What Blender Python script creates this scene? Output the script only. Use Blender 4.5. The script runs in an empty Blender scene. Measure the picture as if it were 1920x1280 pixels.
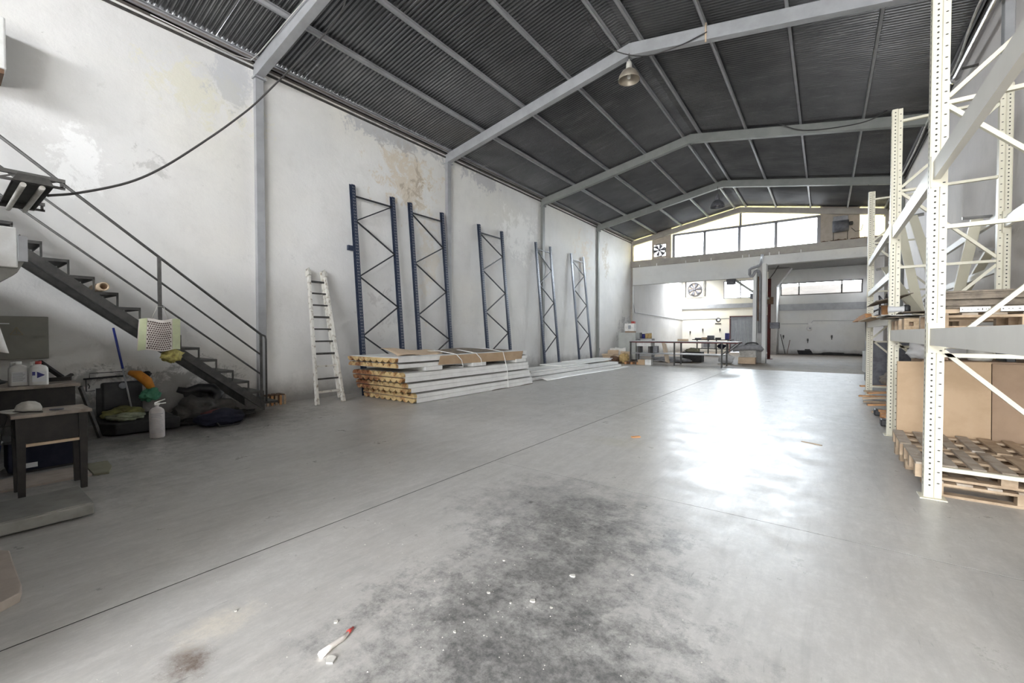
import bpy, bmesh, math, random
from mathutils import Vector, Matrix, noise as mnoise
PI = math.pi
S = bpy.context.scene
COL = S.collection

# ------------------------------------------------------------------ camera
cam_data = bpy.data.cameras.new('camera')
cam_data.sensor_width = 36.0
cam_data.lens = 15.0
cam_data.clip_end = 500
cam = bpy.data.objects.new('camera', cam_data)
cam.location = (0, 0, 1.5)
cam.rotation_euler = (PI/2 - math.atan(16/800), 0, math.radians(36.3))
COL.objects.link(cam)
S.camera = cam

# ------------------------------------------------------------------ light
SKY = 9.0
world = bpy.data.worlds.new('sky')
S.world = world
world.use_nodes = True
wn = world.node_tree.nodes
bg = wn['Background']
bg.inputs['Color'].default_value = (0.93, 0.96, 1.0, 1)
bg.inputs['Strength'].default_value = SKY
S.view_settings.view_transform = 'Standard'
S.view_settings.look = 'None'
S.view_settings.gamma = 1.0
S.view_settings.use_curve_mapping = False
S.view_settings.exposure = 2.5
S.cycles.use_denoising = True
S.cycles.max_bounces = 14
S.cycles.diffuse_bounces = 9
S.cycles.glossy_bounces = 5
S.cycles.transmission_bounces = 6
S.cycles.transparent_max_bounces = 12
S.cycles.sample_clamp_indirect = 12.0
S.cycles.blur_glossy = 0.6

def portal(name, loc, rot, sx, sy):
    l = bpy.data.lights.new(name, 'AREA')
    l.shape = 'RECTANGLE'; l.size = sx; l.size_y = sy
    l.cycles.is_portal = True
    o = bpy.data.objects.new(name, l)
    o.location = loc; o.rotation_euler = rot
    COL.objects.link(o)
    return o
# sampling portals in the openings that let the sky in (front door, added front window, gable window, rear windows, unseen rear skylight)
portal('front_door_portal', (.4, -7.02, 2.3), (PI/2, 0, 0), 3.1, 4.6)
portal('added_window_portal', (-3.65, -7.02, 6.4), (PI/2, 0, 0), 6.7, 1.2)
portal('gable_portal', (-3.66, 25.42, 6.42), (-PI/2, 0, 0), 6.8, 1.3)
portal('rear_window_portal', (-5.2, 36.75, 4.8), (-PI/2, 0, 0), 2.4, 1.3)
portal('rear_strip_portal', (-0.35, 36.75, 4.62), (-PI/2, 0, 0), 4.6, .95)
portal('rear_skylight_portal', (-8.45, 34.0, 6.05), (0, 0, 0), 1.3, 2.6)

# ------------------------------------------------------------------ helpers
def V(*a): return Vector(a)

def cr(pts, n=6):
    """Catmull-Rom points through pts, for cables"""
    P = [Vector(p) for p in pts]; P = [P[0]*2-P[1]] + P + [P[-1]*2-P[-2]]
    out = []
    for i in range(1, len(P)-2):
        a, b, c, d = P[i-1:i+3]
        for k in range(n):
            t = k/n
            out.append(.5*((2*b)+(c-a)*t+(2*a-5*b+4*c-d)*t*t+(3*b-a-3*c+d)*t**3))
    return out + [P[-2]]

class MB:
    """collects primitive shapes; build() links them as one mesh object"""
    def __init__(self): self.v = []; self.f = []; self.sm = []
    def add(self, vs, fs, smooth=False):
        b = len(self.v)
        self.v += [Vector(p) for p in vs]
        self.f += [tuple(b+i for i in q) for q in fs]
        self.sm += [smooth]*len(fs)
        return self
    def box(self, x0, x1, y0, y1, z0, z1, m=None):
        vs = [V(x, y, z) for z in (z0, z1) for y in (y0, y1) for x in (x0, x1)]
        if m is not None: vs = [m @ p for p in vs]
        return self.add(vs, [(0,2,3,1), (4,5,7,6), (0,1,5,4), (1,3,7,5), (3,2,6,7), (2,0,4,6)])
    def bar(self, p0, p1, w, h, up=(0,0,1)):
        p0 = Vector(p0); p1 = Vector(p1); d = (p1-p0).normalized()
        s = d.cross(Vector(up))
        if s.length < 1e-4: s = d.cross(V(1,0,0))
        s.normalize(); u = s.cross(d).normalized()
        vs = []
        for p in (p0, p1):
            for a, b in ((-1,-1), (1,-1), (1,1), (-1,1)): vs.append(p + s*(a*w/2) + u*(b*h/2))
        return self.add(vs, [(0,3,2,1), (4,5,6,7), (0,1,5,4), (1,2,6,5), (2,3,7,6), (3,0,4,7)])
    def prism(self, poly, fn, a0, a1, smooth=False):
        """poly: 2D points; fn(u,v,a) -> point; extruded from a0 to a1"""
        n = len(poly)
        vs = [fn(u, v, a0) for u, v in poly] + [fn(u, v, a1) for u, v in poly]
        fs = [(i, (i+1) % n, n+(i+1) % n, n+i) for i in range(n)]
        self.add(vs, fs, smooth)
        return self.add(vs, [tuple(range(n-1, -1, -1)), tuple(range(n, 2*n))])
    def tube(self, pts, r, n=8, caps=True, closed=False):
        pts = [Vector(p) for p in pts]; k = len(pts)
        rr = r if isinstance(r, (list, tuple)) else [r]*k
        vs = []; ref = None
        for i, p in enumerate(pts):
            a = pts[(i-1) % k] if (i > 0 or closed) else p
            b = pts[(i+1) % k] if (i < k-1 or closed) else p
            d = (b-a).normalized()
            if ref is None:
                ref = d.cross(V(0,0,1))
                if ref.length < 1e-3: ref = d.cross(V(1,0,0))
            s = ref - d*ref.dot(d); s.normalize(); ref = s
            u = d.cross(s)
            for j in range(n):
                t = 2*PI*j/n
                vs.append(p + (s*math.cos(t) + u*math.sin(t))*rr[i])
        fs = []
        for i in range(k if closed else k-1):
            i2 = (i+1) % k
            for j in range(n):
                j2 = (j+1) % n
                fs.append((i*n+j, i*n+j2, i2*n+j2, i2*n+j))
        self.add(vs, fs, True)
        if caps and not closed:
            self.add([vs[j] for j in range(n)], [tuple(range(n-1, -1, -1))])
            self.add([vs[(k-1)*n+j] for j in range(n)], [tuple(range(n))])
        return self
    def lathe(self, prof, c=(0,0,0), n=20, m=None, smooth=True, caps=True):
        c = Vector(c); vs = []
        for r, z in prof:
            for j in range(n):
                t = 2*PI*j/n; p = V(r*math.cos(t), r*math.sin(t), z)
                vs.append((m @ p if m is not None else p) + c)
        fs = []
        for i in range(len(prof)-1):
            for j in range(n):
                j2 = (j+1) % n
                fs.append((i*n+j, i*n+j2, (i+1)*n+j2, (i+1)*n+j))
        self.add(vs, fs, smooth)
        if caps and prof[0][0] > 1e-4: self.add([vs[j] for j in range(n)], [tuple(range(n-1, -1, -1))])
        if caps and prof[-1][0] > 1e-4:
            b = (len(prof)-1)*n
            self.add([vs[b+j] for j in range(n)], [tuple(range(n))])
        return self
    def grid(self, fn, nu, nv, smooth=True):
        vs = [Vector(fn(i/nu, j/nv)) for j in range(nv+1) for i in range(nu+1)]
        fs = [(j*(nu+1)+i, j*(nu+1)+i+1, (j+1)*(nu+1)+i+1, (j+1)*(nu+1)+i) for j in range(nv) for i in range(nu)]
        return self.add(vs, fs, smooth)
    def lump(self, c, r, seed=0, amp=.25, sub=3, freq=1.5, flat=None):
        bm = bmesh.new(); bmesh.ops.create_icosphere(bm, subdivisions=sub, radius=1)
        c = Vector(c); vs = []
        for p in bm.verts:
            k = 1 + amp*mnoise.noise(p.co*freq + V(seed*7.3, seed*3.1, seed))
            k += amp*.5*mnoise.noise(p.co*freq*3 + V(seed, seed*5.1, 2))
            q = V(p.co.x*r[0]*k, p.co.y*r[1]*k, p.co.z*r[2]*k) + c
            if flat is not None and q.z < flat: q.z = flat
            vs.append(q)
        fs = [tuple(x.index for x in f.verts) for f in bm.faces]
        bm.free()
        return self.add(vs, fs, True)
    def build(self, name, mat, parent=None, label=None, cat=None, group=None, kind=None, bev=0, recalc=True, solid=0):
        org = V(0,0,0)
        if parent is None:
            xs = [p.x for p in self.v]; ys = [p.y for p in self.v]; zs = [p.z for p in self.v]
            org = V((min(xs)+max(xs))/2, (min(ys)+max(ys))/2, min(zs))
        else:
            q = parent
            while q is not None:
                org += q.location; q = q.parent
        me = bpy.data.meshes.new(name)
        me.from_pydata([p-org for p in self.v], [], self.f)
        me.polygons.foreach_set('use_smooth', self.sm)
        if recalc:
            bm = bmesh.new(); bm.from_mesh(me)
            bmesh.ops.remove_doubles(bm, verts=bm.verts, dist=1e-5)
            bmesh.ops.recalc_face_normals(bm, faces=bm.faces)
            bm.to_mesh(me); bm.free()
        me.update()
        if mat is not None: me.materials.append(M[mat] if isinstance(mat, str) else mat)
        o = bpy.data.objects.new(name, me); COL.objects.link(o)
        if parent is None: o.location = org
        else: o.parent = parent
        if solid:
            md = o.modifiers.new('thickness', 'SOLIDIFY'); md.thickness = solid; md.offset = 0
        if bev:
            md = o.modifiers.new('bevel', 'BEVEL'); md.width = bev; md.segments = 2; md.limit_method = 'ANGLE'
        tag(o, label, cat, group, kind)
        return o

def tag(o, label=None, cat=None, group=None, kind=None):
    if label: o['label'] = label
    if cat: o['category'] = cat
    if group: o['group'] = group
    if kind: o['kind'] = kind
    return o

def thing(name, label, cat=None, loc=(0,0,0), rz=0, group=None, kind=None):
    o = bpy.data.objects.new(name, None); COL.objects.link(o)
    o.empty_display_size = .1
    o.location = loc; o.rotation_euler = (0, 0, rz)
    return tag(o, label, cat, group, kind)

def dup(root, loc, rz=0, label=None, group=None):
    def cp(o, par):
        c = o.copy(); COL.objects.link(c); c.parent = par
        for ch in kids.get(o.name, []): cp(ch, c)
        return c
    kids = {}
    def walk(o):
        kids[o.name] = list(o.children)
        for ch in o.children: walk(ch)
    walk(root)
    r = cp(root, None)
    r.location = loc; r.rotation_euler = (0, 0, rz)
    return tag(r, label, None, group)

# ------------------------------------------------------------------ materials
M = {}
class NT:
    def __init__(self, name):
        self.m = bpy.data.materials.new(name); self.m.use_nodes = True
        self.t = self.m.node_tree; self.n = self.t.nodes; self.b = self.n['Principled BSDF']
        self.out = self.n['Material Output']
        self._pos = None
    def node(self, typ, **kw):
        x = self.n.new(typ)
        for k, v in kw.items(): setattr(x, k, v)
        return x
    def link(self, a, b): self.t.links.new(a, b)
    def setin(self, sock, v):
        if hasattr(v, 'is_linked') or isinstance(v, bpy.types.NodeSocket): self.link(v, sock)
        else: sock.default_value = v
    def pos(self, world=True):
        if self._pos is None:
            self._pos = self.node('ShaderNodeNewGeometry').outputs['Position'] if world else self.node('ShaderNodeTexCoord').outputs['Object']
        return self._pos
    def scaled(self, s, world=True):
        x = self.node('ShaderNodeVectorMath', operation='MULTIPLY')
        self.link(self.pos(world), x.inputs[0]); x.inputs[1].default_value = s
        return x.outputs[0]
    def noise(self, scale, detail=4, rough=.55, vec=None, dist=0):
        x = self.node('ShaderNodeTexNoise')
        x.inputs['Scale'].default_value = scale; x.inputs['Detail'].default_value = detail
        x.inputs['Roughness'].default_value = rough; x.inputs['Distortion'].default_value = dist
        self.link(vec if vec is not None else self.pos(), x.inputs['Vector'])
        return x.outputs['Fac']
    def ramp(self, fac, a, b, lo=0., hi=1.):
        x = self.node('ShaderNodeMapRange'); x.clamp = True
        x.inputs['From Min'].default_value = a; x.inputs['From Max'].default_value = b
        x.inputs['To Min'].default_value = lo; x.inputs['To Max'].default_value = hi
        self.setin(x.inputs['Value'], fac)
        return x.outputs[0]
    def math(self, op, a, b=0.0, c=None):
        x = self.node('ShaderNodeMath', operation=op)
        self.setin(x.inputs[0], a); self.setin(x.inputs[1], b)
        if c is not None: self.setin(x.inputs[2], c)
        return x.outputs[0]
    def mix(self, fac, a, b):
        x = self.node('ShaderNodeMix', data_type='RGBA')
        self.setin(x.inputs['Factor'], fac)
        for s, v in ((x.inputs['A'], a), (x.inputs['B'], b)):
            if isinstance(v, tuple): s.default_value = (*v, 1)
            else: self.link(v, s)
        return x.outputs['Result']
    def patch(self, c, r):
        """1 at the world point c, 0 at distance r (r may be a 3-vector)"""
        r = r if isinstance(r, tuple) else (r, r, r)
        a = self.node('ShaderNodeVectorMath', operation='SUBTRACT'); self.link(self.pos(), a.inputs[0]); a.inputs[1].default_value = c
        b = self.node('ShaderNodeVectorMath', operation='DIVIDE'); self.link(a.outputs[0], b.inputs[0]); b.inputs[1].default_value = r
        l = self.node('ShaderNodeVectorMath', operation='LENGTH'); self.link(b.outputs[0], l.inputs[0])
        return self.ramp(l.outputs['Value'], 0, 1, 1, 0)
    def bump(self, h, strength=.3, dist=.01):
        x = self.node('ShaderNodeBump'); x.inputs['Strength'].default_value = strength; x.inputs['Distance'].default_value = dist
        self.link(h, x.inputs['Height']); self.link(x.outputs[0], self.b.inputs['Normal'])
    def color(self, c): self.setin(self.b.inputs['Base Color'], (*c, 1) if isinstance(c, tuple) else c)

def mat(name, c, rough=.6, metal=0., c2=None, scale=8, lo=.4, hi=.65, bump=0, spec=.5, wear=None, bscale=None):
    t = NT(name)
    if c2 is not None:
        t.color(t.mix(t.ramp(t.noise(scale, 5, .6), lo, hi), c, c2))
    else: t.color(c)
    if wear is not None:
        pass
    t.b.inputs['Roughness'].default_value = rough
    t.b.inputs['Metallic'].default_value = metal
    t.b.inputs['Specular IOR Level'].default_value = spec
    if bump: t.bump(t.noise(bscale or scale*4, 4), bump, .01)
    M[name] = t.m
    return t

def plaster(name, base, grey, warm, dirt_z=.5, extra=(), cracks=True, rough=.85):
    t = NT(name)
    p = t.pos()
    col = t.mix(t.ramp(t.noise(.55, 5, .6), .35, .7), base, grey)
    col = t.mix(t.ramp(t.noise(.23, 3, .5, t.scaled((1, 1, 1.7))), .48, .72, 0, .8), col, warm)
    # faint trowel / block courses and vertical runs
    col = t.mix(t.ramp(t.noise(3.5, 4, .6, t.scaled((1, 1, .12))), .52, .75, 0, .35), col, grey)
    # dirt splashed up from the floor
    sep = t.node('ShaderNodeSeparateXYZ'); t.link(p, sep.inputs[0])
    zz = t.math('ADD', sep.outputs['Z'], t.math('MULTIPLY', t.noise(2.2, 5, .65), -1.1*dirt_z))
    col = t.mix(t.ramp(zz, -.35*dirt_z, .5*dirt_z, .75, 0), col, (.2, .19, .17))
    # flaked paint with small dark edges
    n1 = t.noise(5.5, 6, .7)
    fl = t.ramp(n1, .675, .69)
    col = t.mix(t.math('MULTIPLY', fl, .45), col, (.93, .92, .88))
    pk = t.ramp(t.noise(9, 5, .6), .73, .75)
    col = t.mix(t.math('MULTIPLY', pk, .5), col, (.38, .36, .32))
    pn = t.noise(2.6, 9, .78, dist=.4)
    col = t.mix(t.ramp(pn, .61, .67, 0, .22), col, (.42, .41, .39))
    col = t.mix(t.ramp(t.noise(1.25, 8, .72), .5, .74, 0, .4), col, (.60, .585, .555))
    for c, r, cc, th in extra:
        pt = t.patch(c, r)
        v_ = t.math('ADD', pn, t.math('MULTIPLY', t.math('SUBTRACT', pt, 1.0), .32))
        col = t.mix(t.math('MULTIPLY', t.math('MULTIPLY', t.ramp(v_, th, th+.07), t.ramp(pt, .02, .2)), .62), col, cc)
    t.color(col)
    t.b.inputs['Roughness'].default_value = rough
    h = t.math('ADD', t.math('MULTIPLY', fl, .6), t.noise(14, 5, .6))
    t.bump(h, .25, .02)
    M[name] = t.m

plaster('plaster', (.81, .80, .775), (.70, .692, .675), (.79, .765, .695), .55, extra=(
    ((-9.47, 8.1, 5.9), (1, 2.2, 2.2), (.66, .55, .40), .36),
    ((-9.47, 8.4, 5.7), (1, 1.6, 1.8), (.36, .29, .21), .44),
    ((-9.47, 8.7, 3.8), (1, .8, 3.2), (.72, .66, .56), .36),
    ((-9.47, 3.2, 6.0), (1, 1.9, 1.0), (.76, .73, .58), .34),
    ((-9.47, 3.55, 6.4), (1, .6, 1.0), (.52, .53, .56), .28),
    ((-9.47, 7.6, 6.75), (1, 3.2, .5), (.40, .41, .44), .33),
    ((-9.47, 11.2, 6.75), (1, 1.6, .6), (.40, .40, .43), .31),
    ((-9.47, 1.4, 4.3), (1, .6, .9), (.97, .97, .95), .33),
    ((-9.47, 2.2, 4.4), (1, 1.2, .7), (.50, .49, .46), .45),
    ((-9.47, 13.4, 5.2), (1, 2.6, 1.9), (.97, .96, .93), .35),
    ((-9.47, 18.8, 5.2), (1, 1.8, 2.2), (.72, .62, .50), .38),
    ((-9.47, 21.3, 5.4), (1, 1.2, 2.4), (.55, .48, .38), .40),
    ((-9.47, 2.4, .4), (1, 2.4, .9), (.20, .19, .17), .32),
    ((-9.47, 7.0, 2.0), (1, 1.6, 1.6), (.56, .54, .52), .42),
    ((-9.47, 24.0, 1.4), (1, 1.8, 2.0), (.34, .33, .33), .34),
))
plaster('plaster_right', (.84, .80, .775), (.77, .735, .715), (.82, .77, .72), .6)
plaster('plaster_rear', (.78, .78, .76), (.70, .70, .69), (.78, .75, .66), .35)
plaster('plaster_cream', (.82, .79, .70), (.76, .73, .65), (.82, .76, .60), .3)
plaster('concrete_pillar', (.55, .54, .52), (.45, .44, .43), (.5, .47, .43), 1.2)

def floor_mat(name, base, dark, brown, stains_sheen_tones, rough, spec=.5):
    t = NT(name)
    col = t.mix(t.ramp(t.noise(.8, 7, .7), .32, .68), base, dark)
    col = t.mix(t.ramp(t.noise(.45, 5, .65), .45, .72, 0, .55), col, brown)
    col = t.mix(t.ramp(t.noise(5, 8, .78, t.scaled((1, .6, 1))), .40, .70, 0, .6), col, dark)
    col = t.mix(t.ramp(t.noise(12, 9, .8, t.scaled((1, .4, 1))), .44, .66, 0, .5), col, tuple(c*1.2 for c in base))
    col = t.mix(t.ramp(t.noise(1.7, 8, .75, t.scaled((.8, .5, 1)), .3), .52, .72, 0, .5), col, tuple(c*.55 for c in base))
    col = t.mix(t.ramp(t.noise(30, 4, .7, t.scaled((1, .12, 1)), .8), .66, .72, 0, .5), col, (.10, .10, .10))
    # drag marks and scuffs
    st = t.noise(1.0, 4, .65, t.scaled((8, .8, 1)), .9)
    col = t.mix(t.ramp(st, .5, .85, 0, .3), col, (.12, .115, .11))
    pn = t.noise(4.2, 12, .84)
    for c, r, th, cc, k in stains_sheen_tones:
        pt = t.patch(c, r)
        v_ = t.math('ADD', pn, t.math('MULTIPLY', t.math('SUBTRACT', pt, 1.0), .35))
        col = t.mix(t.math('MULTIPLY', t.math('MULTIPLY', t.ramp(v_, th, th+.22), t.ramp(pt, .02, .25)), k), col, cc)
    col = t.mix(t.ramp(t.noise(22, 8, .8), .42, .66, 0, .6), col, dark)
    sp = t.ramp(t.noise(70, 3, .6), .70, .74)
    col = t.mix(t.math('MULTIPLY', sp, .35), col, (.60, .59, .56))
    t.color(col)
    t.setin(t.b.inputs['Roughness'], t.ramp(t.noise(2.6, 7, .75), .3, .7, rough-.10, rough+.14))
    t.b.inputs['Specular IOR Level'].default_value = spec
    t.bump(t.noise(16, 8, .75), .12, .01)
    M[name] = t.m
dk = (.075, .073, .072)
floor_mat('concrete', (.53, .517, .49), (.40, .388, .366), (.47, .432, .388), (
    ((-1.75, 3.1, 0), (1.5, 1.3, 1), .26, dk, .75), ((-1.35, 2.3, 0), (1.2, 1.7, 1), .26, dk, .8),
    ((-1.0, 1.5, 0), (1.5, 1.2, 1), .24, dk, .85), ((-2.33, .66, 0), (.20, .15, 1), .22, (.12, .075, .05), .95),
    ((-2.5, .85, 0), (.24, .5, 1), .30, (.66, .60, .50), .7), ((-2.3, 5.6, 0), (.7, .5, 1), .30, (.42, .40, .25), .4),
    ((-8.2, 2.2, 0), (2.2, 3.4, 1), .22, (.08, .075, .068), .8), ((-6.2, .6, 0), (2.4, 2.4, 1), .28, (.11, .105, .095), .6),  # two broad darker patches over the left floor
    ((-.6, 5.9, 0), (2.0, 4.4, 1), .34, (.55, .55, .54), .4)), .34)  # last, paler patch paints the gable window's reflection into the floor colour
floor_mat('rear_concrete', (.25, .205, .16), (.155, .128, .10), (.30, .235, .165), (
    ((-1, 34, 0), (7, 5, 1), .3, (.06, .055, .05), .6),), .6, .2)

def roof_mat(name):
    t = NT(name)
    col = t.mix(t.ramp(t.noise(.9, 5, .6), .35, .7), (.15, .152, .158), (.23, .23, .236))
    col = t.mix(t.ramp(t.noise(2.5, 5, .7, t.scaled((.35, 3, 1))), .55, .8, 0, .5), col, (.42, .42, .425))
    t.color(col)
    t.b.inputs['Metallic'].default_value = .75
    t.b.inputs['Roughness'].default_value = .24
    M[name] = t.m
roof_mat('roof_metal')
mat('steel_grey', (.37, .375, .385), .45, .0, (.31, .315, .32), 3, bump=.05)
mat('steel_green', (.235, .24, .225), .5, .0, (.20, .205, .195), 3)
mat('steel_beige', (.40, .37, .32), .5, .0, (.34, .31, .28), 3)
mat('steel_dark', (.055, .053, .05), .5, .3, (.10, .09, .08), 12)
mat('stair_steel', (.05, .049, .046), .55, .2, (.085, .082, .075), 9)
mat('rail_steel', (.115, .113, .108), .5, .2, (.08, .075, .07), 14)
mat('black_plastic', (.014, .014, .016), .5, 0, (.035, .034, .034), 6)
mat('grimy_black', (.010, .0095, .0095), .7, 0, (.03, .028, .026), 5, bump=.3)
mat('cream_paint', (.70, .665, .53), .42, 0, (.65, .61, .48), 4, .5, .8)
mat('slot_dark', (.05, .048, .04), .9)
mat('beam_paint', (.74, .72, .66), .4, 0, (.78, .76, .70), 3)
mat('galvanised', (.62, .62, .62), .3, .75, (.5, .5, .5), 8)
mat('blue_paint', (.026, .038, .075), .38, .1, (.05, .062, .10), 10)
mat('blue_brace', (.018, .019, .024), .45, .2, (.035, .035, .04), 10)
mat('white_paint', (.80, .80, .78), .5, 0, (.70, .69, .66), 6)
mat('ladder_paint', (.72, .70, .64), .6, 0, (.30, .25, .19), 11, .52, .68, bump=.2)
mat('panel_white', (.88, .88, .85), .35, 0, (.80, .79, .76), 4)
mat('panel_grey', (.52, .515, .49), .4, 0, (.44, .43, .40), 4)
t = NT('foam')
col = t.mix(t.ramp(t.noise(5, 5, .65), .5, .62), (.66, .49, .24), (.38, .19, .07))
v_ = t.math('ADD', t.noise(7, 6, .7), t.math('MULTIPLY', t.math('SUBTRACT', t.patch((-8.75, 5.8, .5), (1.5, 1.2, 1.0)), 1.0), .4))
col = t.mix(t.ramp(v_, .22, .42), col, (.20, .075, .03))
t.color(col); t.b.inputs['Roughness'].default_value = .9; t.bump(t.noise(22, 5, .7), .5, .02); M['foam'] = t.m
mat('foam_burnt', (.42, .23, .08), .95, 0, (.12, .045, .02), 6, .42, .6, bump=.5)
mat('cardboard', (.50, .36, .23), .85, 0, (.44, .31, .19), 3)
mat('cardboard_light', (.62, .48, .34), .85, 0, (.54, .41, .28), 4)
mat('cardboard_brown', (.36, .25, .165), .85, 0, (.30, .205, .135), 3)
mat('cardboard_grey', (.23, .19, .145), .9, 0, (.14, .115, .09), 12, bump=.3)
mat('pallet_wood', (.50, .38, .26), .8, 0, (.36, .26, .17), 7, bump=.25)
mat('pallet_wood_old', (.46, .40, .33), .85, 0, (.34, .27, .20), 7, bump=.25)
mat('orange_wood', (.62, .33, .15), .8, 0, (.48, .24, .10), 8)
mat('chipboard', (.55, .42, .28), .85, 0, (.40, .29, .18), 30, bump=.2)
mat('dark_wood', (.018, .015, .013), .6, 0, (.034, .028, .023), 9, bump=.15)
mat('dusty_wood', (.42, .36, .30), .8, 0, (.22, .18, .15), 6, bump=.15)
mat('grey_cabinet', (.52, .53, .50), .45, 0, (.46, .47, .44), 3)
mat('olive_cabinet', (.245, .24, .20), .5, 0, (.21, .205, .175), 4)
mat('sign_ochre', (.30, .20, .06), .6)
mat('white_plastic', (.82, .82, .79), .35, 0, (.72, .71, .67), 7)
mat('dirty_white', (.62, .60, .55), .6, 0, (.45, .43, .38), 8)
mat('label_blue', (.03, .03, .20), .5)
mat('label_grey', (.35, .36, .38), .6)
mat('label_white', (.78, .79, .80), .5)
mat('red_plastic', (.45, .05, .04), .45)
mat('dark_red', (.13, .025, .022), .7, 0, (.07, .02, .02), 10)
mat('navy_cloth', (.007, .009, .024), .85, 0, (.016, .017, .035), 7, bump=.4)
mat('blue_plastic', (.02, .09, .42), .4, 0, (.03, .07, .30), 8)
mat('blue_pole', (.02, .035, .22), .4)
mat('orange_cloth', (.62, .25, .025), .7, 0, (.50, .17, .02), 9, bump=.4)
mat('green_cloth', (.06, .24, .14), .75, 0, (.10, .32, .19), 9, bump=.4)
mat('olive_cloth', (.17, .16, .045), .9, 0, (.10, .095, .035), 9, bump=.5)
mat('sage_cloth', (.27, .29, .19), .9, 0, (.17, .18, .12), 9, bump=.5)
mat('grey_tarp', (.045, .042, .038), .75, 0, (.09, .083, .072), 5, bump=.4)
mat('bag_cream', (.80, .74, .68), .7, 0, (.72, .66, .60), 6)
mat('bag_green', (.58, .62, .38), .7, 0, (.50, .52, .33), 6)
mat('bag_dot', (.10, .06, .05), .8)
mat('yellow_bag', (.50, .44, .13), .6, 0, (.26, .21, .06), 18, bump=.4)
mat('metal_plate', (.30, .295, .27), .5, .25, (.22, .215, .195), 5, bump=.1)
mat('beige_board', (.42, .36, .31), .8, 0, (.35, .30, .25), 6)
mat('sage_mat', (.27, .26, .18), .9, 0, (.20, .19, .13), 9, bump=.3)
mat('extinguisher_white', (.66, .62, .60), .4, 0, (.55, .51, .49), 7)
mat('chrome', (.75, .75, .75), .2, .9)
mat('lamp_shell', (.42, .37, .30), .4, .4, (.34, .30, .24), 7)
mat('lamp_inside', (.72, .68, .60), .3, .5)
mat('bulb_glass', (.78, .74, .68), .2)
mat('brass', (.46, .38, .18), .35, .7)
mat('cable_dark', (.05, .047, .045), .7)
mat('plastic_strap', (.86, .85, .82), .5)
mat('door_metal', (.36, .37, .39), .45, .2, (.32, .33, .35), 4)
mat('board_tan', (.50, .44, .37), .8, 0, (.44, .38, .31), 5)
mat('window_frame', (.30, .29, .30), .5)
mat('motor_grey', (.16, .16, .175), .5, .3, (.10, .10, .11), 8)
mat('silver_pipe', (.60, .57, .56), .22, .85, (.42, .40, .40), 6)
mat('grey_wrap', (.33, .33, .34), .8, 0, (.24, .24, .25), 6, bump=.3)
mat('paper_white', (.84, .83, .80), .8, 0, (.70, .68, .64), 8)
mat('eave_steel', (.21, .185, .165), .6, 0, (.15, .13, .115), 9)
mat('rust_brown', (.17, .095, .055), .85, 0, (.10, .06, .04), 12)
mat('yard_concrete', (.62, .60, .56), .9, 0, (.55, .53, .50), .4)
mat('outside_wall', (.05, .042, .036), .9)
mat('alley_ground', (.12, .115, .11), .9)
mat('gold_paper', (.66, .48, .22), .7, 0, (.50, .33, .13), 9)

def glass(name, tint=(.95, .98, 1.0), gloss=.06):
    m = bpy.data.materials.new(name); m.use_nodes = True
    t = m.node_tree; t.nodes.clear()
    o = t.nodes.new('ShaderNodeOutputMaterial'); mx = t.nodes.new('ShaderNodeMixShader')
    a = t.nodes.new('ShaderNodeBsdfTransparent'); g = t.nodes.new('ShaderNodeBsdfGlossy')
    a.inputs['Color'].default_value = (*tint, 1); g.inputs['Roughness'].default_value = .05
    mx.inputs['Fac'].default_value = gloss
    t.links.new(a.outputs[0], mx.inputs[1]); t.links.new(g.outputs[0], mx.inputs[2]); t.links.new(mx.outputs[0], o.inputs['Surface'])
    M[name] = m
glass('glass')
def translucent(name, c, fac):
    t = NT(name)
    tr = t.node('ShaderNodeBsdfTranslucent'); tr.inputs['Color'].default_value = (*c, 1)
    t.color(c); t.b.inputs['Roughness'].default_value = .5
    mx = t.node('ShaderNodeMixShader'); mx.inputs['Fac'].default_value = fac
    t.link(t.b.outputs[0], mx.inputs[1]); t.link(tr.outputs[0], mx.inputs[2]); t.link(mx.outputs[0], t.out.inputs['Surface'])
    M[name] = t.m
translucent('grp_sheet', (.60, .54, .30), .22)
translucent('thin_plastic', (.8, .8, .8), .3)

# ================================================================== STRUCTURE
XL, XR, XC = -9.47, 2.18, -3.645
YF = [-6.85, -1.4, 4.05, 9.5, 14.95, 20.25, 25.05]
SL = (7.76-6.70)/(XC-XL)
def zb(x): return 6.70 + SL*((x-XL) if x <= XC else (2*XC-XL-x))   # underside of the rafters
RD = .27                                                         # rafter depth
YB = 36.5                                                        # rear wall of the low annex

# floor: slabs with open joints over a dark bed
fl = thing('floor', 'grey stained concrete floor of the warehouse, cut by saw joints', None, (0, 0, 0), kind='structure')
MB().box(XL, XR, -6.9, YB, -.12, -.007).build('slab_bed', 'slot_dark', fl)
MB().box(-3.126, -3.114, -6.9, 20.0, -.0069, -.0012).build('joint_filler', 'slot_dark', fl); MB().box(-3.112, XR, 3.895, 3.901, -.0069, -.0012).build('joint_filler', 'slot_dark', fl)
for (x0, x1, y0, y1, mt) in ((XL, -3.127, -6.9, 20.0, 'concrete'), (-3.113, XR, -6.9, 3.894, 'concrete'),
                             (-3.113, XR, 3.902, 20.0, 'concrete'), (XL, XR, 20.006, YB, 'rear_concrete')):
    MB().box(x0, x1, y0, y1, -.007, 0).build('concrete_slab', mt, fl)
MB().box(-40, 40, -60, -6.9, -.2, -.02).build('yard', 'yard_concrete', None, 'pale concrete yard outside the open front door', None, None, 'structure')

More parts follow.
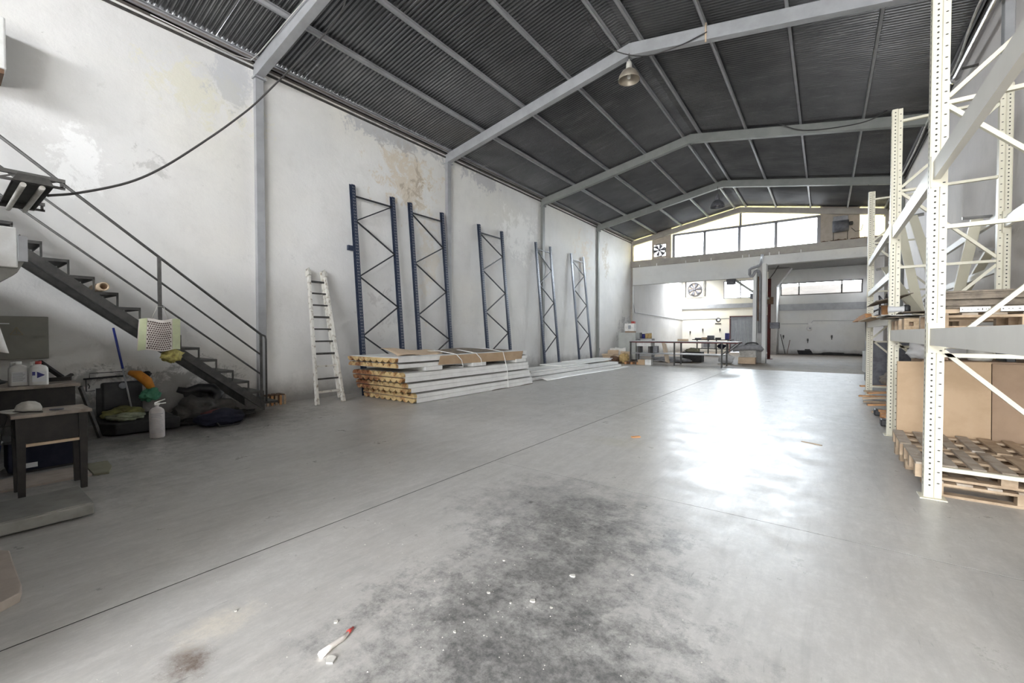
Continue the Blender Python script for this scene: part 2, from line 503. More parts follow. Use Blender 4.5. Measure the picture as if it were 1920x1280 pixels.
# walls
MB().box(XL-.25, XL, -7.15, YB, -.1, 6.98).build('wall_left', 'plaster', None, 'tall whitewashed plaster wall with peeling paint behind the stairs', None, None, 'structure')
MB().box(XR, XR+.25, -7.15, YB, -.1, 6.98).build('wall_right', 'plaster_right', None, 'greyish plaster wall behind the cream pallet rack', None, None, 'structure')
wf = MB()
DX0, DX1, DZ = -1.15, 1.95, 4.6
wf.box(XL-.25, DX0, -7.15, -6.9, -.1, 5.8); wf.box(DX1, XR+.25, -7.15, -6.9, -.1, 5.8); wf.box(DX0, DX1, -7.15, -6.9, DZ, 5.8)
wf.box(XL-.25, -7.0, -7.15, -6.9, 5.8, 7.0); wf.box(-.3, XR+.25, -7.15, -6.9, 5.8, 7.0); wf.box(XL-.25, XR+.25, -7.15, -6.9, 7.0, 8.6)  # unseen high window opening, added to light the upper walls and roof
wf.build('wall_front', 'concrete_pillar', None, 'front wall with the open lorry door behind the viewer', None, None, 'structure')
MB().box(XL, -2.46, -6.9, -.66, 0, 2.8).build('wall_office', 'dark_wood', None, 'unseen office block, darkened to deepen the left corner shade, below the stair landing, behind the viewer', None, None, 'structure')  # out of view; dark finish and height set to shape the left shade

# steel portal frames
def frame(i, y):
    mt = ['steel_grey', 'steel_grey', 'steel_grey', 'steel_grey', 'steel_green', 'steel_green', 'steel_beige'][i]
    where = ['built into the front wall', 'nearest the front door', 'crossing the roof above the staircase', 'carrying the bell lamp at its ridge', 'third from the far gable', 'second from the far gable', 'standing against the far gable'][i]
    r = thing('portal_frame', 'painted steel portal frame ' + where, None, (XC, y, 0), kind='structure')
    w = .16
    for s, xx in ((1, XL), (-1, XR)):
        x1 = xx + s*.11
        c = MB(); c.box(min(xx+.0005*s, x1), max(xx+.0005*s, x1), y-w/2, y+w/2, 0, zb(xx)+.02)
        c.build('column', mt, r, bev=.008)
        MB().box(min(xx, xx+s*.16), max(xx, xx+s*.16), y-w*.7, y+w*.7, zb(xx)-.03, zb(xx)+.005).build('cap_plate', mt, r)
        a = V(xx, y, zb(xx)); b = V(XC, y, zb(XC))
        rf = MB()
        for q0, q1 in ((-w/2, w/2),):
            rf.add([V(a.x, y+q0, a.z), V(a.x, y+q1, a.z), V(a.x, y+q1, a.z+RD), V(a.x, y+q0, a.z+RD),
                    V(b.x-s*.002, y+q0, b.z), V(b.x-s*.002, y+q1, b.z), V(b.x-s*.002, y+q1, b.z+RD), V(b.x-s*.002, y+q0, b.z+RD)],
                   [(0,3,2,1), (4,5,6,7), (0,1,5,4), (1,2,6,5), (2,3,7,6), (3,0,4,7)])
        rf.build('rafter', mt, r, bev=.006)
    MB().box(XC-.012, XC+.012, y-w/2-.012, y+w/2+.012, zb(XC)-.02, zb(XC)+RD*.97).build('ridge_splice', mt, r)
for i, y in enumerate(YF): frame(i, y)

# roof: purlins and corrugated sheets
ce = thing('ceiling', 'dark corrugated metal roof on steel purlins with a low ridge', None, (XC, 0, zb(XC)+RD), kind='structure')
for x in (-9.36, -8.0, -6.59, -5.19, -3.9, -3.39, -2.06, -.65, .75, 2.07):
    z0 = zb(x)+RD
    m = 'steel_grey'
    # C purlin: web and two flanges
    q = MB(); q.box(x-.028, x+.028, -6.9, 25.3, z0, z0+.008); q.box(x-.028, x-.02, -6.9, 25.3, z0, z0+.11); q.box(x-.028, x+.028, -6.9, 25.3, z0+.10, z0+.11)
    q.build('purlin', m, ce)
PW, NW = .085, 10
SW = PW*NW
for s, xe in ((1, XL-.05), (-1, XR+.05)):
    mb = MB()
    def fn(u, v, s=s, xe=xe):
        x = xe + (XC-xe)*u
        y = v*SW
        return V(x-XC, y, zb(x)+RD+.135 + .027*math.cos(2*PI*y/PW) - (zb(XC)+RD))
    mb.grid(fn, 2, NW*8, True)
    me = None
    for k in range(38):
        y0 = -6.9 + k*SW
        if me is None:
            o = MB(); o.v = mb.v; o.f = mb.f; o.sm = mb.sm
            m_ = bpy.data.meshes.new('roof_sheet'); m_.from_pydata([tuple(p) for p in o.v], [], o.f)
            m_.polygons.foreach_set('use_smooth', o.sm); m_.materials.append(M['roof_metal']); m_.update(); me = m_
        ob = bpy.data.objects.new('roof_sheet', me); COL.objects.link(ob); ob.parent = ce
        ob.location = (0, y0, .0015*(k % 2))
# ridge cap and outer skin so no sky leaks in
MB().add([V(XL-.3, -7.2, zb(XL)+RD+.24), V(XC, -7.2, zb(XC)+RD+.24), V(XR+.3, -7.2, zb(XR)+RD+.24),
          V(XL-.3, 25.7, zb(XL)+RD+.24), V(XC, 25.7, zb(XC)+RD+.24), V(XR+.3, 25.7, zb(XR)+RD+.24)],
         [(0,1,4,3), (1,2,5,4)]).build('outer_skin', 'steel_dark', ce)
# eave angles along the wall tops
for n_, xx, s in (('trim_1', XL, 1), ('trim_2', XR, -1)):
    t_ = thing(n_, 'steel eave angle running along the top of the %s wall' % ('left' if s > 0 else 'right'), None, (xx, 0, 6.9), kind='structure')
    q = MB(); a, b = sorted((xx+s*.004, xx+s*.10)); q.box(a, b, -6.9, 25.0, 6.96, 6.985); a, b = sorted((xx+s*.09, xx+s*.10)); q.box(a, b, -6.9, 25.0, 6.96, 7.06)
    q.build('eave_angle', 'eave_steel' if s > 0 else 'steel_dark', t_)
    a, b = sorted((xx+s*.004, xx+s*.04)); MB().box(a, b, -6.9, 25.0, 6.86, 6.90).build('lower_rail', 'steel_dark', t_)

# ---------------------------------------------------------------- far gable above the annex
YG = 25.16
g = thing('wall_gable', 'far gable wall of pale translucent sheeting around a long bright window', None, (XC, YG, 5.4), kind='structure')
WX0, WX1, WZ0, WZ1 = -7.02, -.32, 5.80, 7.05
def sheet(x0, x1, z0f, z1f, n=None):
    """translucent corrugated cladding; z0f/z1f give bottom and top at x"""
    q = MB(); n = max(2, int((x1-x0)/.04))
    q.grid(lambda u, v: V(x0+(x1-x0)*u, YG+.06+.012*math.sin(2*PI*(x0+(x1-x0)*u)/.16), z0f(x0+(x1-x0)*u)*(1-v)+z1f(x0+(x1-x0)*u)*v), n, 1)
    q.build('cladding_sheet', 'grp_sheet', g)
top = lambda x: zb(x)+RD+.16
lo = lambda x: 5.6
sheet(XL, -8.28, lo, top)
sheet(-7.19, WX0-.05, lo, top)
for a, b in ((WX0-.05, -5.38), (-5.38, XC), (XC, -2.05), (-2.05, WX1+.06)):
    sheet(a, b, lambda x: WZ1+.03, top)
sheet(1.2, XR, lo, top)
def gboard(x0, x1, zlo, zhi):
    zl = zlo if callable(zlo) else (lambda x: zlo)
    zh = zhi if callable(zhi) else (lambda x: zhi)
    return [V(x0, YG+.03, zl(x0)), V(x1, YG+.03, zl(x1)), V(x1, YG+.03, zh(x1)), V(x0, YG+.03, zh(x0)),
            V(x0, YG+.075, zl(x0)), V(x1, YG+.075, zl(x1)), V(x1, YG+.075, zh(x1)), V(x0, YG+.075, zh(x0))]
BF = [(0,1,2,3), (7,6,5,4), (0,4,5,1), (1,5,6,2), (2,6,7,3), (3,7,4,0)]
q = MB()
for a in ((-8.28, -8.16, 5.6, top), (-7.50, -7.19, 5.6, top), (-8.16, -7.50, 5.6, 5.97), (-8.16, -7.50, 6.63, top)): q.add(gboard(*a), BF)
q.build('plywood_board', 'board_tan', g)
MB().add(gboard(WX1+.06, 1.2, 5.6, top), BF).build('plywood_board', 'board_tan', g)
MB().box(XC-.05, XC+.05, YG-.06, YG+.04, WZ1+.07, zb(XC)+RD).build('mullion_post', 'window_frame', g)
w = thing('window_1', 'long bright four-pane window high in the far gable', None, (XC, YG, WZ0), kind='structure')
MB().box(WX0-.06, WX1+.06, YG-.06, YG+.08, WZ1-.04, WZ1+.07).build('head_frame', 'window_frame', w)
MB().box(WX0-.06, WX1+.06, YG-.02, YG+.08, WZ0-.06, WZ0).build('sill_frame', 'window_frame', w)
xs = [WX0, -5.38, -3.69, -2.06, WX1]
for i, x in enumerate(xs):
    MB().box(x-.07, x+.07, YG-.06, YG+.08, WZ0, WZ1).build('mullion', 'window_frame', w)
for a, b in zip(xs[:-1], xs[1:]):
    MB().box(a+.07, b-.07, YG+.02, YG+.026, WZ0, WZ1).build('pane', 'glass', w)

# edge beam and plaster band over the annex opening
be = thing('wall_lintel', 'white plastered lintel band under the far gable with grey gutter', None, (XC, 25.2, 4.36), kind='structure')
MB().box(XL, -2.75, 24.98, 25.25, 4.36, 5.40).build('plaster_band', 'plaster_rear', be)
MB().box(-2.75, XR, 24.98, 25.25, 4.93, 5.40).build('plaster_band', 'plaster_rear', be)
MB().box(-2.1, XR, 24.93, 24.98, 4.93, 5.0).build('soffit_edge', 'plaster_rear', be)
MB().box(XL, XR, 24.90, 25.12, 5.40, 5.78).build('gutter_beam', 'steel_beige', be, bev=.02)
for x in (-8.9, -7.9, -6.3, -5.6, -5.0, -3.5, -3.2, -2.3, -1.9, -1.0):
    MB().box(x-.02, x+.02, 24.86, 24.90, 5.36, 5.52).build('bracket', 'white_paint', be)

# annex shell
wr = thing('wall_rear', 'rear annex wall, cream and white plaster with a steel beam across', None, (XC, YB, 0), kind='structure')
XP = -2.95    # where the dividing pier stands
q = MB(); q.box(XL, -5.94, YB, YB+.25, 0, 3.42); q.box(-5.94, XP, YB, YB+.25, 2.78, 3.42)
q.build('cream_wall', 'plaster_cream', wr)
MB().box(XP, XR, YB, YB+.25, 0, 4.18).build('white_wall', 'plaster_rear', wr)
q = MB(); q.box(XL, -6.42, YB, YB+.25, 3.42, 6.0); q.box(-6.42, XP, YB, YB+.25, 3.42, 4.15); q.box(-6.42, XP, YB, YB+.25, 5.5, 6.0)
q.build('upper_wall', 'plaster_cream', wr)
q = MB(); q.box(XP, -2.66, YB, YB+.25, 4.18, 6.0); q.box(-2.66, 1.95, YB, YB+.25, 5.08, 6.0); q.box(1.95, XR, YB, YB+.25, 4.18, 6.0)
q.build('upper_wall', 'plaster_rear', wr)
MB().box(XL, XP, YB-.16, YB, 3.42, 3.74).build('steel_beam', 'steel_grey', wr)
MB().box(XP, XR, YB-.16, YB, 3.1, 3.55).build('steel_beam', 'steel_grey', wr)
q = MB()
zc = lambda y: 5.48 + .52*(y-25.25)/(YB-25.25)
def cslab(x0, x1, y0, y1):
    q.add([V(x0, y0, zc(y0)), V(x1, y0, zc(y0)), V(x1, y1, zc(y1)), V(x0, y1, zc(y1)), V(x0, y0, zc(y0)+.15), V(x1, y0, zc(y0)+.15), V(x1, y1, zc(y1)+.15), V(x0, y1, zc(y1)+.15)],
          [(0,3,2,1), (4,5,6,7), (0,1,5,4), (1,2,6,5), (2,3,7,6), (3,0,4,7)])
cslab(XL, XR, 25.25, 32.7); cslab(XL, XR, 35.3, YB+.25); cslab(XL, -9.1, 32.7, 35.3); cslab(-7.8, XR, 32.7, 35.3)
q.build('ceiling_annex', 'steel_dark', None, 'dark low ceiling over the rear annex', None, None, 'structure')
# rear windows
def win(n_, label, x0, x1, z0, z1, cuts, fm='window_frame'):
    w = thing(n_, label, None, ((x0+x1)/2, YB, z0), kind='structure')
    MB().box(x0, x1, YB+.02, YB+.1, z1-.06, z1).build('head_frame', fm, w)
    MB().box(x0, x1, YB+.02, YB+.1, z0, z0+.06).build('sill_frame', fm, w)
    xs = [x0+.03] + cuts + [x1-.03]
    for x in xs: MB().box(x-.04, x+.04, YB+.02, YB+.1, z0, z1).build('mullion', fm, w)
    for a, b in zip(xs[:-1], xs[1:]): MB().box(a+.04, b-.04, YB+.05, YB+.056, z0+.06, z1-.06).build('pane', 'glass', w)
win('window_2', 'square bright window in the rear wall left of the central pillar', -6.42, -4.0, 4.15, 5.5, [-5.26])
win('window_3', 'low strip window in the rear wall right of the central pillar', -2.66, 1.95, 4.18, 5.08, [-1.55, .85], 'steel_dark')
MB().box(-4.02, XP, YB, YB+.2, 4.15, 5.5).build('wall_rear_infill', 'plaster_cream', None, 'narrow cream wall strip beside the rear window', None, None, 'structure')
# neighbour seen through the strip window
MB().box(-3.4, 9, YB+1.7, YB+2.0, -.1, 4.98).build('wall_outside', 'outside_wall', None, 'pale neighbouring wall seen through the rear strip window', None, None, 'structure')
MB().box(-40, 40, YB+.3, YB+40, -.2, -.05).build('ground_outside', 'alley_ground', None, 'ground outside behind the rear windows', None, None, 'structure')
# dividing pier and haunch in the annex
pr = thing('wall_pier', 'grey concrete pier dividing the two rear bays', None, (-2.95, 35.5, 0), kind='structure')
MB().box(-3.25, -2.75, 34.6, YB, 0, 6.0).build('pier', 'concrete_pillar', pr)
MB().prism([(0, 0), (1.0, 0), (0, -1.3)], lambda u, v, a: V(-2.75+u*.9, a, 6.0+v), 34.6, 35.4).build('haunch', 'concrete_pillar', pr)
# rear corrugated door
d = thing('door_1', 'grey corrugated metal door in the cream rear wall', None, (-5.0, YB, 0), kind='structure')
q = MB()
N = 64
q.grid(lambda u, v: V(-5.94+u*(XP+5.94-.3), YB+.05+.02*(1 if (int(u*N) % 2) else -1), v*2.74), N, 1, False)
q.build('door_leaf', 'door_metal', d)
q = MB(); q.box(-5.98, -5.92, YB-.02, YB+.1, 0, 2.8); q.box(-5.98, XP-.3, YB-.02, YB+.1, 2.74, 2.8)
q.build('door_frame', 'dark_red', d)
MB().box(-5.92, XP-.25, YB+.15, YB+.25, 0, 2.78).build('door_backing', 'steel_dark', d)
# thin conduit lines on annex walls
cd = thing('trim_3', 'thin electrical conduit clipped along the annex walls', None, (XL, 30, 2.5), kind='structure')
MB().tube([(XL+.02, 25.2, 3.6), (XL+.02, 25.6, 2.75), (XL+.02, YB-.02, 2.55), (XL+.4, YB-.02, 2.6), (-5.2, YB-.02, 2.62)], .018, 6).build('conduit', 'steel_grey', cd)
MB().tube([(-2.6, YB-.02, 2.15), (-.85, YB-.02, 2.15), (-.7, YB-.02, 2.35), (XR, YB-.02, 2.32)], .018, 6).build('conduit', 'steel_grey', cd)
MB().box(-.98, -.76, YB-.05, YB, 2.05, 2.2).build('junction_box', 'white_paint', cd)

# ================================================================== STAIRCASE
st = thing('staircase', 'dark steel open-riser staircase with three-bar railing along the left wall', 'staircase', (-9.1, 3.0, 0))
XN, XF = -8.50, -9.38
for k in range(-2, 17):
    yf = 3.439-.2536*k; z = .626+.2104*k
    t = MB(); t.box(XF, XN, yf-.252, yf, z-.012, z); t.box(XF, XN, yf-.012, yf, z-.045, z-.012); t.box(XN-.01, XN, yf-.252, yf, z-.04, z-.012)
    t.build('tread', 'stair_steel', st)
    if k > -2:
        MB().box(XN-.022, XN, yf-.022, yf, z-.210, z-.03).build('tread_hanger', 'stair_steel', st)
def string(x0, x1, nm):
    q = MB()
    y0, y1 = 3.70, -.60
    zt = lambda y: 1.692-.826*(y-1.892)
    for xa, xb, a, b in ((x0, x1, -.15, -.14), (x0, x1, -.01, 0), (x0, x0+.01, -.15, 0)):
        q.prism([(0, 0), (1, 0), (1, 1), (0, 1)], lambda u, v, w_, xa=xa, xb=xb, a=a, b=b: V(xa+(xb-xa)*u, w_, max(0.0, zt(w_)+a+(b-a)*v)), y0, y1)
    q.build(nm, 'stair_steel', st)
string(XN-.005, XN-.06, 'string_channel')
string(XF+.005, XF+.06, 'string_channel')
for nm, z0, r in (('handrail', 1.471, .021), ('mid_rail', 1.087, .016), ('low_rail', .722, .016)):
    q = MB(); q.tube([(XN, 3.65, z0), (XN, -.60, z0+.819*4.25)], r, 8); q.build(nm, 'rail_steel', st)
for y, z0, z1 in ((2.152, 1.45, 2.70), (.0, 3.2, 4.46)):
    MB().box(XN-.022, XN+.022, y-.022, y+.022, z0, z1).build('rail_post', 'rail_steel', st)
MB().box(XN-.02, XN+.02, 3.63, 3.665, .16, 1.471).build('rail_post', 'stair_steel', st)
MB().tube([(XN, 3.65, 1.471), (XN, 3.72, 1.44), (XN, 3.735, 1.38), (XN, 3.735, .21)], .018, 8).build('rail_return', 'stair_steel', st)
# landing the stair climbs to (off the left of the frame)
la = MB(); la.box(XL, XN, -1.45, -.66, 4.11, 4.2)
la.box(XN-.06, XN, -1.44, -1.38, 2.8, 4.11); la.box(XN-.06, XN, -.74, -.68, 2.8, 4.11)
la.build('landing', 'stair_steel', st)

# pipe offcut poking out through the treads
q = MB(); m = Matrix.Rotation(-PI/2+.25, 4, 'Y') @ Matrix.Rotation(0, 4, 'X')
q.lathe([(.062, 0), (.062, .62), (.044, .62), (.044, .05)], (-8.52, 1.48, 2.167), 18, Matrix.Rotation(PI/2, 4, 'Y') @ Matrix.Translation((0, 0, -.45)))
q.build('pipe_offcut', 'cardboard_light', None, 'short pale tube lying across the staircase treads', 'tube')

# printed shopping bag hanging on the mid post of the railing, yellow bag behind it
bg_ = thing('shopping_bag', 'cream shopping bag with dark dots and green sides hanging from stair railing', 'bag', (-8.42, 2.15, 1.2))
q = MB()
def bagf(u, v):
    y = 1.875+.505*u + .03*(1-v)*(u-.5)
    return V(-8.42+.09*math.sin(PI*u)*(1-.4*v) - .02*mnoise.noise(V(u*4, v*4, 1)), y + .02*(v-.5), 1.228+.486*v + .015*math.sin(u*9))
q.grid(bagf, 14, 10)
q.grid(lambda u, v: V(-8.468+.02*math.sin(PI*u), bagf(u, v).y, bagf(u, v).z), 14, 10)
q.build('bag_body', 'bag_cream', bg_)
for a, b in ((0., .16), (.78, 1.0)):
    MB().grid(lambda u, v, a=a, b=b: bagf(a+(b-a)*u, v)+V(.006, 0, 0), 4, 10).build('side_strip', 'bag_green', bg_)
q = MB()
for r_ in range(13):
    for c_ in range(11):
        u = .19+.56*(c_+.5*(r_ % 2))/11; v = .06+.9*r_/13
        p = bagf(u, v)+V(.009, 0, 0)
        q.add([p+V(0, .011*math.cos(t), .013*math.sin(t)) for t in [k*PI/3 for k in range(6)]], [(0,1,2,3,4,5)])
q.build('dot_print', 'bag_dot', bg_, kind='stuff')
MB().tube([(-8.46, 2.03, 1.70), (-8.46, 2.11, 1.915), (-8.46, 2.19, 1.915), (-8.46, 2.25, 1.70)], .006, 5).build('handle', 'dirty_white', bg_)
q = MB(); q.lump((-8.42, 2.27, 1.14), (.06, .14, .10), 4, .45, 3, 2)
q.build('plastic_bag', 'yellow_bag', None, 'crumpled yellow plastic bag hanging below the dotted shopping bag', 'bag')

# ================================================================== LADDER
ld = thing('ladder', 'old paint-splattered white extension ladder leaning on the left wall', 'ladder', (-8.6, 5.05, 0))
def lpt(t, s, off=0):   # t along the ladder, s -1 / 1 rail
    y = (4.73+.30*t) if s < 0 else (5.33+.07*t)
    return V(-8.50-.86*t+off, y, .0+2.92*t)
for s in (-1, 1):
    q = MB(); q.bar(lpt(.0, s)+V(0, 0, .02), lpt(.97, s), .05, .075, (1, 0, 0)); q.build('rail', 'ladder_paint', ld)
    q = MB(); q.bar(lpt(.03, s, -.065)+V(0, -s*.05, 0), lpt(.995, s, -.065)+V(0, -s*.045, 0), .04, .05, (1, 0, 0)); q.build('inner_rail', 'ladder_paint', ld)
    q = MB(); q.bar(lpt(.95, s, -.0), lpt(.99, s, -.02), .07, .14, (1, 0, 0)); q.tube([lpt(.985, s, .05), lpt(1.01, s, .02), lpt(1.0, s, -.09)], .018, 6); q.build('top_hook', 'dirty_white', ld)
    MB().bar(lpt(0, s)+V(0, 0, .0), lpt(.045, s), .062, .085, (1, 0, 0)).build('foot', 'ladder_paint', ld)
for i in range(10):
    t = .085+.0915*i
    q = MB(); q.bar(lpt(t, -1, -.03), lpt(t, 1, -.03), .03, .035 if i % 3 else .045, (0, 0, 1)); q.build('rung', 'ladder_paint' if i in (0, 2) else 'stair_steel', ld)

# ================================================================== BLUE RACK FRAMES AGAINST THE WALL
def bf(y0, y1, label, left, right, start):
    r = thing('rack_frame', label, 'rack frame', (-9.1, (y0+y1)/2, 0))
    L = 5.13
    def P(y, z, dx=0): return V(-8.92-.475*z/L+dx, y, z)
    for y in (y0, y1):
        q = MB()
        for dy, dx, w_, h_ in ((0, .04, .092, .008), (-.042, 0, .008, .085), (.042, 0, .008, .085)):
            q.bar(P(y+dy, .0, dx), P(y+dy, L, dx), h_ if dy else w_, w_ if dy else h_, (1, 0, 0))
        po = q.build('post', 'blue_paint', r)
        q = MB()
        for k in range(66):
            z = .25+.074*k
            for dy in (-.02, .02):
                c = P(y+dy, z, .0455)
                q.add([c+V(0, -.006, -.014), c+V(0, .006, -.014), c+V(0, .006, .014), c+V(0, -.006, .014)], [(0,1,2,3)])
        q.build('slots', 'panel_grey', po, kind='stuff')
    MB().bar(P(y0+.04, 4.86), P(y1-.04, 4.86), .03, .05, (1, 0, 0)).build('brace', 'blue_brace', r)
    pts = sorted([(z, y0+.045) for z in left] + [(z, y1-.045) for z in right], reverse=True)
    for (za, ya), (zc, yc) in zip(pts[:-1], pts[1:]):
        MB().bar(P(ya, za), P(yc, zc), .028, .034, (1, 0, 0)).build('brace', 'blue_brace', r)
    return r
f1 = bf(6.17, 7.37, 'blue rack frame nearest the ladder, with a stub arm on its left post', (4.25, 2.88, 1.43), (4.85, 3.58, 2.18, .7), 0)
MB().box(-9.34, -9.28, 5.98, 6.13, 3.50, 3.62).build('stub_arm', 'blue_paint', f1)
bf(7.97, 9.2, 'second blue rack frame from the ladder, just before the grey column', (4.83, 3.45, 2.0, .6), (4.05, 2.72, 1.3), 0)
bf(10.9, 12.15, 'third blue rack frame from the ladder, the middle one of five', (4.83, 3.6, 2.2, .8), (4.2, 2.9, 1.5), 0)
bf(14.38, 15.49, 'fourth blue rack frame from the ladder, overlapping a grey column', (4.83, 3.45, 2.05, .7), (4.1, 2.75, 1.35), 0)
bf(17.31, 18.53, 'blue rack frame farthest from the ladder, nearest the annex', (4.83, 3.5, 2.1, .7), (4.2, 2.8, 1.4), 0)

# ================================================================== SANDWICH PANEL STACKS
def foam_panel(x0, x1, y0, y1, z0, up, label, skin='panel_white', jag=0, foam='foam', parent=None, grp='insulated panels in the strapped stack', T=.04, A=.063):
    """flat skin on one side, rounded foam lobes on the other"""
    r = thing('sandwich_panel', label, 'panel', ((x0+x1)/2, (y0+y1)/2, z0), group=grp)
    n = max(2, round((x1-x0)/.20)); pw = (x1-x0)/n
    poly = []
    K = 8
    for i in range(n*K+1):
        x = x0+(x1-x0)*i/(n*K)
        w_ = abs(math.sin(PI*(x-x0)/pw))**.6
        poly.append((x, T+A*w_ if up else A-A*w_))
    if up: outline = [(x0, 0.012), (x1, 0.012)] + poly[::-1]; zf = (0, .012)
    else: outline = poly + [(x1, T+A-.012), (x0, T+A-.012)]; zf = (T+A-.012, T+A)
    MB().prism(outline, lambda u, v, a: V(u, a, z0+v), y0, y1).build('foam_core', foam, r)
    MB().box(x0-.004, x1+.004, y0+.05+jag, y1+.01, z0+zf[0], z0+zf[1]).build('flat_skin', skin, r)
    # corrugated metal skin over the lobes and down the long edge, set back from the torn end
    q = MB()
    off = .004 if up else -.004
    q.grid(lambda u, v: V(poly[int(round(u*n*K))][0], y0+.06+jag+v*(y1-y0-.05-jag), z0+poly[int(round(u*n*K))][1]+off), n*K, 1, False)
    q.build('profiled_skin', 'panel_grey', r, solid=.003)
    MB().box(x1+.0035, x1+.010, y0+.05+jag, y1+.01, z0+.004, z0+T+A-.02 if up else z0+T+A-.004).build('edge_skin', skin, r)
    return r
H_ = .105
rows = [
    (-8.78, -6.98, 6.03, 10.50, .005, False, 'bottom panel of the strapped stack, lobes down on the floor'),
    (-8.78, -6.98, 6.02, 10.48, .112, True, 'second panel from the floor in the strapped stack'),
    (-8.80, -7.00, 5.86, 10.42, .232, False, 'third panel from the floor in the strapped stack'),
    (-8.80, -7.02, 5.84, 10.40, .338, True, 'fourth panel from the floor in the strapped stack'),
    (-8.76, -7.02, 5.74, 10.36, .462, False, 'fifth panel from the floor in the strapped stack'),
    (-8.76, -7.03, 5.73, 10.34, .568, True, 'sixth panel from the floor in the strapped stack'),
    (-8.72, -7.04, 5.60, 10.30, .765, True, 'second panel from the top of the strapped stack'),
    (-8.72, -7.04, 5.58, 10.28, .885, False, 'topmost white panel of the strapped stack'),
]
for i, (x0, x1, y0, y1, z0, up, lb) in enumerate(rows):
    foam_panel(x0, x1, y0, y1, z0, up, lb, jag=.02*(i % 3), skin='panel_white')
# spacer blocks carrying the upper bundle
for k, (yy, lb) in enumerate(((6.35, 'white spacer batten near the torn end of the strapped stack'), (7.9, 'white spacer batten in the middle of the strapped stack'), (9.7, 'white spacer batten at the far end of the strapped stack'))):
    MB().box(-8.6, -6.99, yy, yy+.5, .675, .762).build('spacer_batten', 'panel_white', None, lb, 'batten', 'spacer battens in the stack', bev=.004)
# cardboard sleeves, top flaps and the ripped cardboard underneath
MB().add([V(-7.02, 6.75, .78), V(-7.015, 10.0, .74), V(-6.99, 10.05, .985), V(-7.0, 6.8, .985), V(-7.4, 6.9, 1.0), V(-7.45, 10.0, 1.0)],
         [(0,1,2,3)]).build('cardboard_sleeve', 'cardboard', None, 'brown cardboard sleeve strapped along the side of the panel stack', 'cardboard', solid=.008)
q = MB(); q.grid(lambda u, v: V(-7.55-.75*v+.05*u, 6.05+1.35*u+.1*v, 1.0+.14*math.sin(v*PI*.5)*(1-.5*u) + .02*math.sin(u*7)), 10, 5)
q.build('cardboard_flap', 'cardboard_light', None, 'pale curled cardboard flap on the near end of the panel stack', 'cardboard', solid=.006)
q = MB(); q.grid(lambda u, v: V(-7.35-.9*v, 7.45+2.5*u, 1.0+.10*math.sin(PI*v)*(.6+.4*math.sin(u*5)) + .004), 12, 6)
q.build('cardboard_sheet', 'cardboard_grey', None, 'long creased cardboard sheet lying on top of the panel stack', 'cardboard', solid=.006)
q = MB(); q.grid(lambda u, v: V(-6.95-.35*v, 8.6+1.9*u, .003+.13*v+.012*math.sin(9*u)), 10, 3)
q.build('cardboard_strip', 'cardboard_grey', None, 'ripped cardboard strip under the far edge of the panel stack', 'cardboard', solid=.005)
# plastic straps
for k, (yy, zlo, zhi, lb) in enumerate(((7.35, .69, 1.02, 'loose white plastic strap around the upper bundle, nearest the torn end'), (8.05, .70, 1.02, 'white plastic strap around the middle of the upper bundle'),
                                    (9.15, .02, 1.02, 'white plastic strap around the whole stack near its far end'))):
    q = MB()
    pts = [(-8.85, yy, zhi), (-7.5, yy-.12, zhi+.05), (-6.985, yy-.05, zhi-.02), (-6.955, yy+.10, (zlo+zhi)/2), (-6.96, yy+.16, zlo), (-7.3, yy+.1, zlo-.0), (-8.85, yy, zlo)]
    q.tube(pts, .010, 5, closed=True)
    q.build('plastic_strap', 'plastic_strap', None, lb, 'strap')
# second, lower stack
r2 = [
    (-8.70, -7.34, 10.85, 18.2, .012, True, 'lower yellow-cored panel of the far low stack'),
    (-8.72, -7.40, 10.95, 18.0, .125, False, 'upper yellow-cored panel of the far low stack'),
]
for i, (x0, x1, y0, y1, z0, up, lb) in enumerate(r2):
    foam_panel(x0, x1, y0, y1, z0, up, lb, grp='insulated panels in the low stack')
for x0, x1, y0, y1, z0, z1, lb in ((-8.45, -7.55, 11.3, 15.4, .235, .275, 'white sheet board on the near half of the far low stack'), (-8.70, -7.75, 13.6, 18.1, .280, .315, 'white sheet board on the far half of the low stack'),
                                   (-8.65, -7.9, 15.2, 18.6, .32, .345, 'topmost white sheet board of the far low stack')):
    MB().box(x0, x1, y0, y1, z0, z1).build('sheet_board', 'panel_white', None, lb, 'board', 'white boards on the low stack')
q = MB(); q.grid(lambda u, v: V(-7.30+.30*v-.05*math.sin(u*6), 11.4+7.0*u, .006+.085*(1-v)*(.55+.45*math.sin(u*4+1))), 24, 4)
q.build('bent_skin', 'panel_white', None, 'bent white metal skin lying loose along the far low stack', 'metal sheet', solid=.004)

